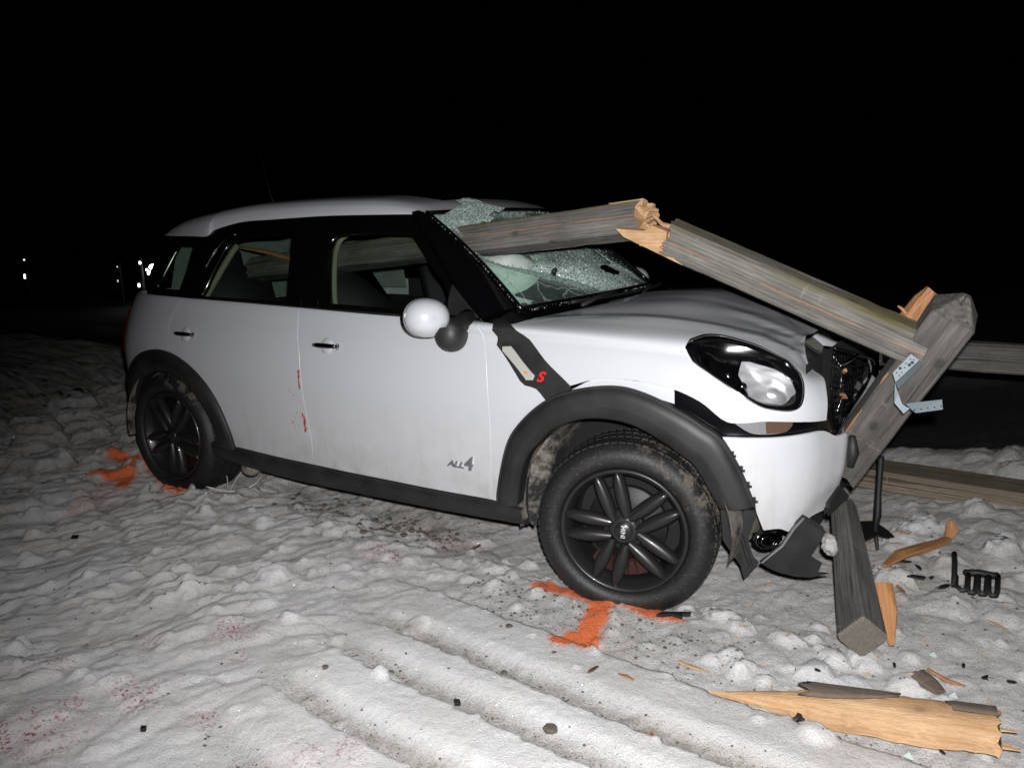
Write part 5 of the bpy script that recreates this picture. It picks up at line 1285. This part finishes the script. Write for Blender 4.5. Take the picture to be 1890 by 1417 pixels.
# the standing fence behind
ur = timber('fence_rail', (.20, .98, .735), (3.6, .95, .735), .11, .135, PW, (0, 0, 1), .012, (.02, .02), 41, None, None, 60)
tag(ur, 'upper grey rail of the standing fence behind the broken post', 'fence rail')
lr = timber('fence_rail', (.36, 1.08, .062), (3.6, .86, .062), .25, .105, MAT['brown_wood'], (0, 0, 1), .012, (.02, .02), 43, None, None, 60)
tag(lr, 'brown fence rail lying on the snow beyond the stump', 'fence rail')
for k, (x, lab) in enumerate(((3.1, None),)):
    q = post('fence_post', (x, 1.02, 1.05), (x, 1.02, -.1), .14, PW, 0, .06, 51); tag(q, 'upright grey post carrying the standing fence rails outside the picture', 'fence post')
q = post('fence_post', (-.08, 6.42, .78), (-.08, 6.42, -.2), .16, PW, 0, .06, 53); tag(q, 'barely lit post in the dark across the road', 'fence post')

# ---------------------------------------------------------------- debris on the snow
def onground(pts, lift=0.0): return [(x, y, gz(x, y)+lift) for x, y in pts]
def flatpiece(name, pts, th, mat, lift=.004, parent=None, tilt=0.0, bevel=0.0):
    c = np.mean(pts, 0); z = max(gz(x, y) for x, y in pts)+lift
    P = [(x, y, z+th+tilt*(x-c[0])) for x, y in pts]; return prism(name, P, (0, 0, 1), th, mat, parent, bevel)
def bits(lst, name, mat, labels, cat, group=None, size=.012, seed=0):
    rg = np.random.default_rng(seed)
    for (x, y, s), lab in zip(lst, labels):
        a = rg.uniform(0, 3.1); n = 6; pts = [(x+s*(1.0 if k % 2 else .6)*math.cos(a+k*math.pi/3)*1.5*math.cos(a)+0*s, y+s*rg.uniform(.4, .8)*math.sin(k*math.pi/3+a)) for k in range(n)]
        pts = [(x+(s*1.4*math.cos(2*math.pi*k/n)*math.cos(a)-s*.55*math.sin(2*math.pi*k/n)*math.sin(a))*rg.uniform(.6, 1.2), y+(s*1.4*math.cos(2*math.pi*k/n)*math.sin(a)+s*.55*math.sin(2*math.pi*k/n)*math.cos(a))*rg.uniform(.6, 1.2)) for k in range(n)]
        tag(flatpiece(name, pts, .006, mat, -.002), lab, cat, group)
# long split half of a rail, bark strip still on it
def big_split():
    P0, P1 = Vector((.452, -1.205, gz(.452, -1.205)+.015)), Vector((1.212, -1.125, .075)); m, L = frame(P0, P1); n, k, V = 34, 14, []
    rg = np.random.default_rng(5); jag = rg.random((n, k))
    for i in range(n):
        u = i/(n-1); x = -L/2+L*u; w_ = .003+.07*min(1, max(0, (u-.02)/.50))**1.1; hgt = .010+.050*min(1, u/.5); w_ += .012*math.sin(u*19)*(u > .3)*.5
        for j in range(k):
            t = math.pi*j/(k-1); y, z = w_*math.cos(t), hgt*max(0, math.sin(t))**.8-.012
            if t > math.pi*.8: y -= .018*jag[i, j]*min(1, u*2); z -= .012*min(1, u*2)
            xx = x+(-.018*jag[3, j] if i == n-1 else 0); V.append((xx, y, z+.006*(jag[i, j]-.5)*min(1, u*2)))
    F = grid_faces(n, k); F += [tuple((n-1)*k+j for j in range(k)), tuple(range(k))[::-1]]; F += [(i*k, (i+1)*k, (i+1)*k+k-1, i*k+k-1) for i in range(n-1)]
    o = mesh('split_rail_piece', V, F, MAT['fresh'], None, True); o.matrix_world = m; md = o.modifiers.new('split', 'EDGE_SPLIT'); md.split_angle = math.radians(32)
    tag(o, 'long pale split length of rail lying in the front snow', 'split timber')
    V = []
    for i in range(12):
        u = i/11; x = -L/2+L*(.36+.30*u)
        for j in range(7):
            t = math.pi*(.26+.40*j/6*(1-.45*u*u)) if loc(m, 0, 1, 0).y > loc(m, 0, -1, 0).y else math.pi*(.74-.40*j/6*(1-.45*u*u)); V.append((x+.02*math.sin(j*1.7)*(1 if i in (0, 11) else 0), .076*math.cos(t), .064*max(0, math.sin(t))**.8-.006))
    b = mesh('bark', V, grid_faces(12, 7), MAT['bark'], None, True); b.matrix_world = m; world_child(b, o); b.modifiers.new('thick', 'SOLIDIFY').thickness = .006
    V = []
    for i in range(8):
        u = i/7; x = L/2-.11*(1-u)*1.0-.012
        for j in range(5): t = math.pi*((.20+.36*j/4) if loc(m, 0, 1, 0).y > loc(m, 0, -1, 0).y else (.80-.36*j/4)); V.append((x+.012*math.sin(j*2.2)*(i == 0), .074*math.cos(t), .062*max(0, math.sin(t))**.8-.006))
    b = mesh('bark', V, grid_faces(8, 5), MAT['bark'], None, True); b.matrix_world = m; world_child(b, o); b.modifiers.new('thick', 'SOLIDIFY').thickness = .005
    for k in range(5):
        s = splinter('split_fibre', [loc(m, L/2-.06, -.06+.012*k*k*.4, -.004), loc(m, L/2-.01+.022*((k*2) % 3), -.064+.014*k*k*.4, -.010)], [.016, .004], MAT['fresh'], None, .4, 200+k); world_child(s, o)
big_split()
s = splinter('wood_splinter', [(.79, -.12, .055), (.84, 0, .07), (.92, .12, .075), (.985, .22, .085)], [.012, .034, .030, .02], MAT['fresh2'], None, .35, 61)
tag(s, 'bent orange splinter lying beside the stump, its tip turned up', 'wood splinter')
t_ = splinter('upturned_tip', [(.982, .225, .085), (.992, .245, .12), (.985, .25, .155)], [.016, .026, .014], MAT['fresh2'], None, .35, 62); world_child(t_, s)
for k, (pts, r, lab) in enumerate([([(.743, .309), (.79, .28), (.842, .254)], .009, 'thin orange sliver just right of the black plastic sheet'), ([(.74, -.024), (.775, -.08), (.805, -.141)], .006, 'thread-thin orange sliver close to the stump'),
        ([(.848, -.215), (.87, -.25), (.885, -.283)], .009, 'short orange sliver between the stump and the comb-shaped clip'), ([(.311, -1.105), (.36, -1.11), (.423, -1.118)], .010, 'pale thin splinter pointing at the tip of the split rail piece'),
        ([(1.008, -.811), (1.06, -.805), (1.113, -.808)], .013, 'orange sliver on the snow behind the thick end of the split rail piece'), ([(.19, -1.30), (.22, -1.305), (.25, -1.315)], .008, 'pale twig-like splinter in front of the front wheel'),
        ([(1.15, -.35), (1.18, -.37), (1.22, -.40)], .006, 'small orange sliver below the comb-shaped clip')]):
    tag(splinter('wood_splinter', onground(pts, .012), [r*.5, r, r*.35], MAT['fresh2'] if k % 3 else MAT['fresh'], None, .45, 300+k), lab, 'wood splinter')
tag(splinter('bark_scrap', onground([(.985, -.87), (1.02, -.885), (1.05, -.92)], .012), [.03, .035, .02], MAT['bark'], None, .3, 330), 'dark scrap of bark on the snow behind the split rail piece', 'bark scrap')
# comb-shaped black clip strip
zc = gz(1.08, -.12)+.02
ck = empty('trim_clip', (1.08, -.12, zc)); tag(ck, 'black comb-shaped plastic clip strip on the dirty snow', 'trim clip')
def tube_obj(name, pts, r, mat, par=None, n=6):
    bm = bmesh.new(); add_tube(bm, pts, r, n); o = from_bm(name, bm, mat, par, True); return o
def rel(p, dz=0.0): return (p[0]-1.08, p[1]+.12, dz)
tube_obj('spine', [rel((1.062, -.075), .03), rel((1.11, -.062), .035), rel((1.155, -.052), .03), rel((1.172, -.045), .03)], .013, MAT['plastic_dark'], ck)
tube_obj('long_prong', [rel((1.018, .055), .05), rel((1.026, -.03), .04), rel((1.036, -.175), .01)], .010, MAT['plastic_dark'], ck)
tube_obj('hook', [rel((1.036, -.10), .02), rel((1.040, -.17), .012), rel((1.062, -.20), .008), rel((1.08, -.185), .012), rel((1.075, -.08), .028)], .010, MAT['plastic_dark'], ck)
for k in range(3):
    x = 1.088+.034*k; y = -.062+.006*k
    tube_obj('tooth_loop', [rel((x-.014, y), .03), rel((x-.010, y-.11), .012), rel((x, y-.135), .006), rel((x+.014, y-.13), .006), rel((x+.018, y-.10), .012), rel((x+.016, y+.005), .03)], .0095, MAT['plastic_dark'], ck)
bits([(.913, -.17, .028), (1.006, -.203, .022), (.90, .02, .018), (.955, -.06, .012), (.84, .055, .02), (1.06, -.02, .016)], 'black_fragment', MAT['plastic_dark'],
     ['ragged black plastic fragment midway between stump and comb-shaped clip', 'flat black fragment touching the hook of the comb-shaped clip', 'black crumb below the bent orange splinter', 'tiny black crumb left of the comb-shaped clip', 'black flake beside the lower end of the bent orange splinter', 'small black piece behind the long prong of the clip'], 'plastic fragment', None, seed=3)
bits([(.716, -.977, .008), (.911, -.758, .010), (1.10, -.658, .011), (1.162, -.715, .013), (1.23, -.707, .012), (1.12, -.952, .011), (1.08, -1.19, .008), (.528, -1.19, .010)], 'black_fragment', MAT['plastic_dark'],
     ['black crumb above the bark strip of the split rail piece', 'black crumb in front of the stump foot', 'black sliver to the right of the post stump', 'black sliver beyond the orange sliver on the right', 'black crumb at the far right edge', 'black sliver touching the top of the split rail piece', 'black speck in front of the split rail piece', 'black speck under the tip of the split rail piece'], 'plastic fragment', None, seed=4)
fb = empty('trim_fragment', (.70, -1.205, gz(.70, -1.21)+.005)); tag(fb, 'curved black trim fragment sticking out under the split rail piece', 'trim fragment')
tube_obj('stem', [(-.03, .04, .025), (.005, .01, .02), (.022, -.025, .012), (.005, -.055, .008)], [.012, .014, .011, .008], MAT['plastic_dark'], fb); tube_obj('tab', [(-.005, -.06, .008), (.035, -.02, .010), (.048, -.012, .012)], .005, MAT['plastic_dark'], fb)
ms = flatpiece('plastic_sheet', [(.60, .35), (.68, .38), (.75, .27), (.785, .20), (.76, .175), (.72, .20), (.67, .10), (.60, .14)], .006, MAT['plastic_dark'], .01, None, .1); tag(ms, 'torn black plastic sheet lying on the snow behind the post stump', 'plastic sheet')
rd = tube_obj('plastic_rod', [(.725, .18, gz(.725, .18)), (.702, .255, .06), (.70, .31, .10), (.695, .33, .20), (.692, .35, .335), (.692, .352, .362)], [.007, .010, .017, .013, .014, .013], MAT['plastic_dark']); tag(rd, 'black rod standing upright in the torn plastic sheet', 'plastic rod')
fr = flatpiece('black_strip', [(.155, -.905), (.165, -.875), (.21, -.85), (.255, -.825), (.258, -.842), (.235, -.853), (.24, -.875), (.20, -.872), (.175, -.895)], .012, MAT['plastic_dark'], .006, None, 0, .001); tag(fr, 'black clip strip at the end of the orange paint by the front tyre', 'plastic strip')
for x, y, s, lab in [(-2.372, -1.549, .020, 'small black rectangle on the snow left of the rear wheel'), (-.154, -1.681, .011, 'little dark blue block in a wheel rut'), (-.845, -2.237, .010, 'thin black chip in the near snow')]:
    o = flatpiece('black_chip', [(x-s*1.3, y+s*.3), (x+s*.1, y+s), (x+s*1.3, y-s*.1), (x, y-s*.9)], .006 if s > .012 else .010, MAT['plastic_dark'], .002); tag(o, lab, 'plastic chip')
tag(splinter('plastic_needle', onground([(.396, -1.534), (.42, -1.522), (.445, -1.512)], .006), [.002, .003, .002], MAT['smear'], None, .8, 400), 'thin dark red needle of plastic in the near rut', 'plastic needle')
tag(flatpiece('leaf', [(-.83, -.64), (-.812, -.612), (-.79, -.62), (-.782, -.645), (-.80, -.665), (-.818, -.655)], .006, MAT['leaf'], .004, None, .5), 'brown scrap of leaf on the snow below the front door', 'leaf')
tag(flatpiece('leaf', [(.10, -1.335), (.118, -1.328), (.125, -1.305), (.11, -1.30), (.098, -1.315)], .006, MAT['leaf'], .004, None, .6), 'brown scrap of bark near the pale twig-like splinter', 'leaf')
for k, (x, y, lab) in enumerate([(1.011, -.654, 'clear glass shard behind the split rail piece'), (1.086, -.912, 'clear glass shard beside the dark scrap of bark'), (1.007, -1.284, 'clear glass shard in front of the split rail piece')]):
    z = gz(x, y)+.006; o = mesh('glass_shard', [(x-.012, y, z), (x+.014, y-.004, z), (x+.002, y+.010, z+.012), (x, y+.002, z-.006)], [(0, 1, 2), (0, 3, 1), (1, 3, 2), (2, 3, 0)], MAT['shard']); tag(o, lab, 'glass shard')
# white earphone lead by the rear wheel
def wire(name, pts, r, mat, par=None): return tube_obj(name, [tuple(p) for p in curve_pts(pts, len(pts)*8)], r, mat, par)
cb = [(-2.30, -.90), (-2.40, -.83), (-2.45, -.79), (-2.44, -.72), (-2.36, -.72), (-2.22, -.83), (-2.16, -.89), (-2.19, -.88), (-2.25, -.80), (-2.33, -.64), (-2.30, -.57), (-2.20, -.62), (-2.17, -.72), (-2.25, -.79), (-2.36, -.85)]
ea = wire('earphone_lead', [(x, y, gz(x, y)+.010+(.05 if k in (3, 4, 9, 10, 11) else 0)) for k, (x, y) in enumerate(cb)], .0028, MAT['cable']); tag(ea, 'white earphone lead looped on the snow beside the rear wheel', 'earphones')
z = gz(-2.30, -.90)+.015; tube_obj('jack_plug', [(-2.33, -.865, z+.012), (-2.30, -.90, z), (-2.275, -.925, z-.005)], [.006, .009, .007], MAT['cable'], ea)
tube_obj('ear_bud', [(-2.44, -.90, gz(-2.44, -.9)+.012), (-2.42, -.885, gz(-2.42, -.885)+.03), (-2.395, -.90, gz(-2.395, -.9)+.012)], [.012, .014, .010], MAT['indicator'], ea, 8)
z = gz(-2.68, -.95); o = tube_obj('white_stick', [(-2.60, -1.00, z+.10), (-2.74, -.93, z+.005)], .005, MAT['indicator']); tag(o, 'thin white stick leaning in the orange paint by the rear wheel', 'stick')
# stones, grit and bits of ice too many to count
V, F = [], []
def stone(x, y, r, seed):
    rg = np.random.default_rng(seed); z = gz(x, y); c = len(V); n = 6
    for k, (zz, rr) in enumerate(((-.3, .8), (.25, 1.0), (.62, .55))):
        for j in range(n): a = 2*math.pi*(j+.5*(k % 2))/n; q = r*rr*rg.uniform(.7, 1.2); V.append((x+q*math.cos(a), y+q*math.sin(a), z+r*zz*.8))
    for k in range(2):
        for j in range(n): F.append((c+k*n+j, c+k*n+(j+1) % n, c+(k+1)*n+(j+1) % n, c+(k+1)*n+j))
    F.append(tuple(c+2*n+j for j in range(n)))
MAT['grit'] = simple('dark_grit', (.10, .085, .065), .85, 0, 0, .6, 30)
sd = 1000
for k in range(1500):
    i = RNG.integers(0, len(EDGES)); x = RNG.uniform(-.8, 1.0); y = EDGES[i]-.10*x+abs(RNG.normal(0, .05))+.01; stone(x, y, .0012+.0045*RNG.random()**4, sd); sd += 1
for k in range(600): stone(RNG.uniform(-.6, .5), RNG.normal(-1.0, .09), .0015+.007*RNG.random()**4, sd); sd += 1
for k in range(220): stone(RNG.uniform(-1.95, -.9), RNG.normal(-.66, .09), .004+.016*RNG.random()**3, sd); sd += 1
for k in range(500): stone(RNG.uniform(-3.2, -.9), RNG.uniform(-2.2, -.9), .0015+.005*RNG.random()**4, sd); sd += 1
for k in range(160): stone(RNG.uniform(.5, 1.4), RNG.uniform(-1.3, .2), .0015+.006*RNG.random()**4, sd); sd += 1
for x, y, r in [(-.155, -1.42, .014), (.13, -1.62, .022), (-.27, -1.21, .014), (-.05, -1.28, .009), (-.46, -1.62, .012), (-.62, -1.75, .012), (.32, -1.86, .02)]: stone(x, y, r, sd); sd += 1
tag(mesh('grit', V, F, MAT['grit']), kind='stuff')

V, F = [], []
for k in range(300):
    x, y = RNG.uniform(.35, 1.45), RNG.uniform(-1.35, .6); a = RNG.uniform(0, 3.14); l = .003+.022*RNG.random()**3; z = gz(x, y)+.003; c = len(V)
    dx, dy = l*math.cos(a), l*math.sin(a); w_ = l*.12+.0006
    V += [(x-dx, y-dy, z), (x+dy*.1+w_, y-dx*.1, z+.001), (x+dx, y+dy, z+.003), (x-dy*.1, y+dx*.1+w_, z+.004)]; F += [(c, c+1, c+2), (c, c+2, c+3), (c, c+3, c+1), (c+1, c+3, c+2)]
tag(mesh('wood_crumbs', V, F, MAT['fresh']), kind='stuff')
V, F = [], []
for k in range(260):
    x, y = RNG.uniform(.3, 1.5), RNG.uniform(-1.4, .6)
    if k > 140: x, y = RNG.uniform(-2.6, 1.2), RNG.uniform(-2.2, -.8)
    z = gz(x, y)+.002; c = len(V); V.extend([np.array([x, y, z])+RNG.normal(size=3)*.0028 for _ in range(4)]); F.extend([(c, c+1, c+2), (c, c+2, c+3), (c, c+3, c+1), (c+1, c+3, c+2)])
tag(mesh('glass_crumbs', V, F, MAT['shard']), kind='stuff')
V, F = [], []
for k in range(150):
    x, y = RNG.uniform(.45, 1.4), RNG.uniform(-1.3, .4); z = gz(x, y)+.002; c = len(V); V.extend([np.array([x, y, z])+RNG.normal(size=3)*np.array([.005, .005, .002])*RNG.uniform(.3, 1.2) for _ in range(4)]); F.extend([(c, c+1, c+2), (c, c+2, c+3), (c, c+3, c+1), (c+1, c+3, c+2)])
tag(mesh('plastic_crumbs', V, F, MAT['plastic_dark']), kind='stuff')

# ---------------------------------------------------------------- distant roadside reflectors, no lamps: their return of the flash is put in as emission
def lamp(name, pts, lab, strength, postx, col=(.95, .97, 1.0)):  # builds reflectors on a post, no lamps
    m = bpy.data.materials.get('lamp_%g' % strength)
    if m is None: m = simple('lamp_%g' % strength, (.8, .8, .8), .4, emit=(col, strength))  # reflector material: the returned flash put in as emission
    x, y, z = postx; e = empty(name, (x, y, 0)); tag(e, lab, 'marker reflector')
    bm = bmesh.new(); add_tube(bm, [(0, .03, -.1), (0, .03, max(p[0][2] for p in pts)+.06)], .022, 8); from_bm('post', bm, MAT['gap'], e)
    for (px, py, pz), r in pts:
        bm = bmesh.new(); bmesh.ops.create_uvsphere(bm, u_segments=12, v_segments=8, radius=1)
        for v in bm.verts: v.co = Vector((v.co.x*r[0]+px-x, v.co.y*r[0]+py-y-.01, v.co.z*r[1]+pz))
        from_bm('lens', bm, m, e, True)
lamp('marker_reflector', [((-13.51, 4.12, .89), (.013, .014))], 'faint single glowing reflector farthest out on the dark horizon', 2.2, (-13.51, 4.12, .89))
lamp('marker_reflector', [((-13.47, 4.07, .632), (.014, .016)), ((-13.47, 4.07, .588), (.015, .016))], 'pair of tiny glowing reflectors stacked in the far dark', 6, (-13.47, 4.07, .61))
lamp('marker_reflector', [((-12.13, 4.95, .74), (.011, .013)), ((-12.10, 4.91, .50), (.010, .022))], 'two dim glowing reflectors one above the other', .7, (-12.13, 4.95, .74))
lamp('marker_reflector', [((-11.80, 5.17, .80), (.020, .026)), ((-11.78, 5.09, .42), (.019, .034))], 'two small glowing reflectors above and below, just left of the brightest pair', 9, (-11.80, 5.15, .8))
lamp('marker_reflector', [((-11.60, 5.28, .725), (.070, .048)), ((-11.62, 5.24, .622), (.064, .044)), ((-11.69, 5.21, .68), (.018, .02))], 'brightest pair of stacked glowing reflectors beside the rear of the car', 14, (-11.6, 5.28, .7))
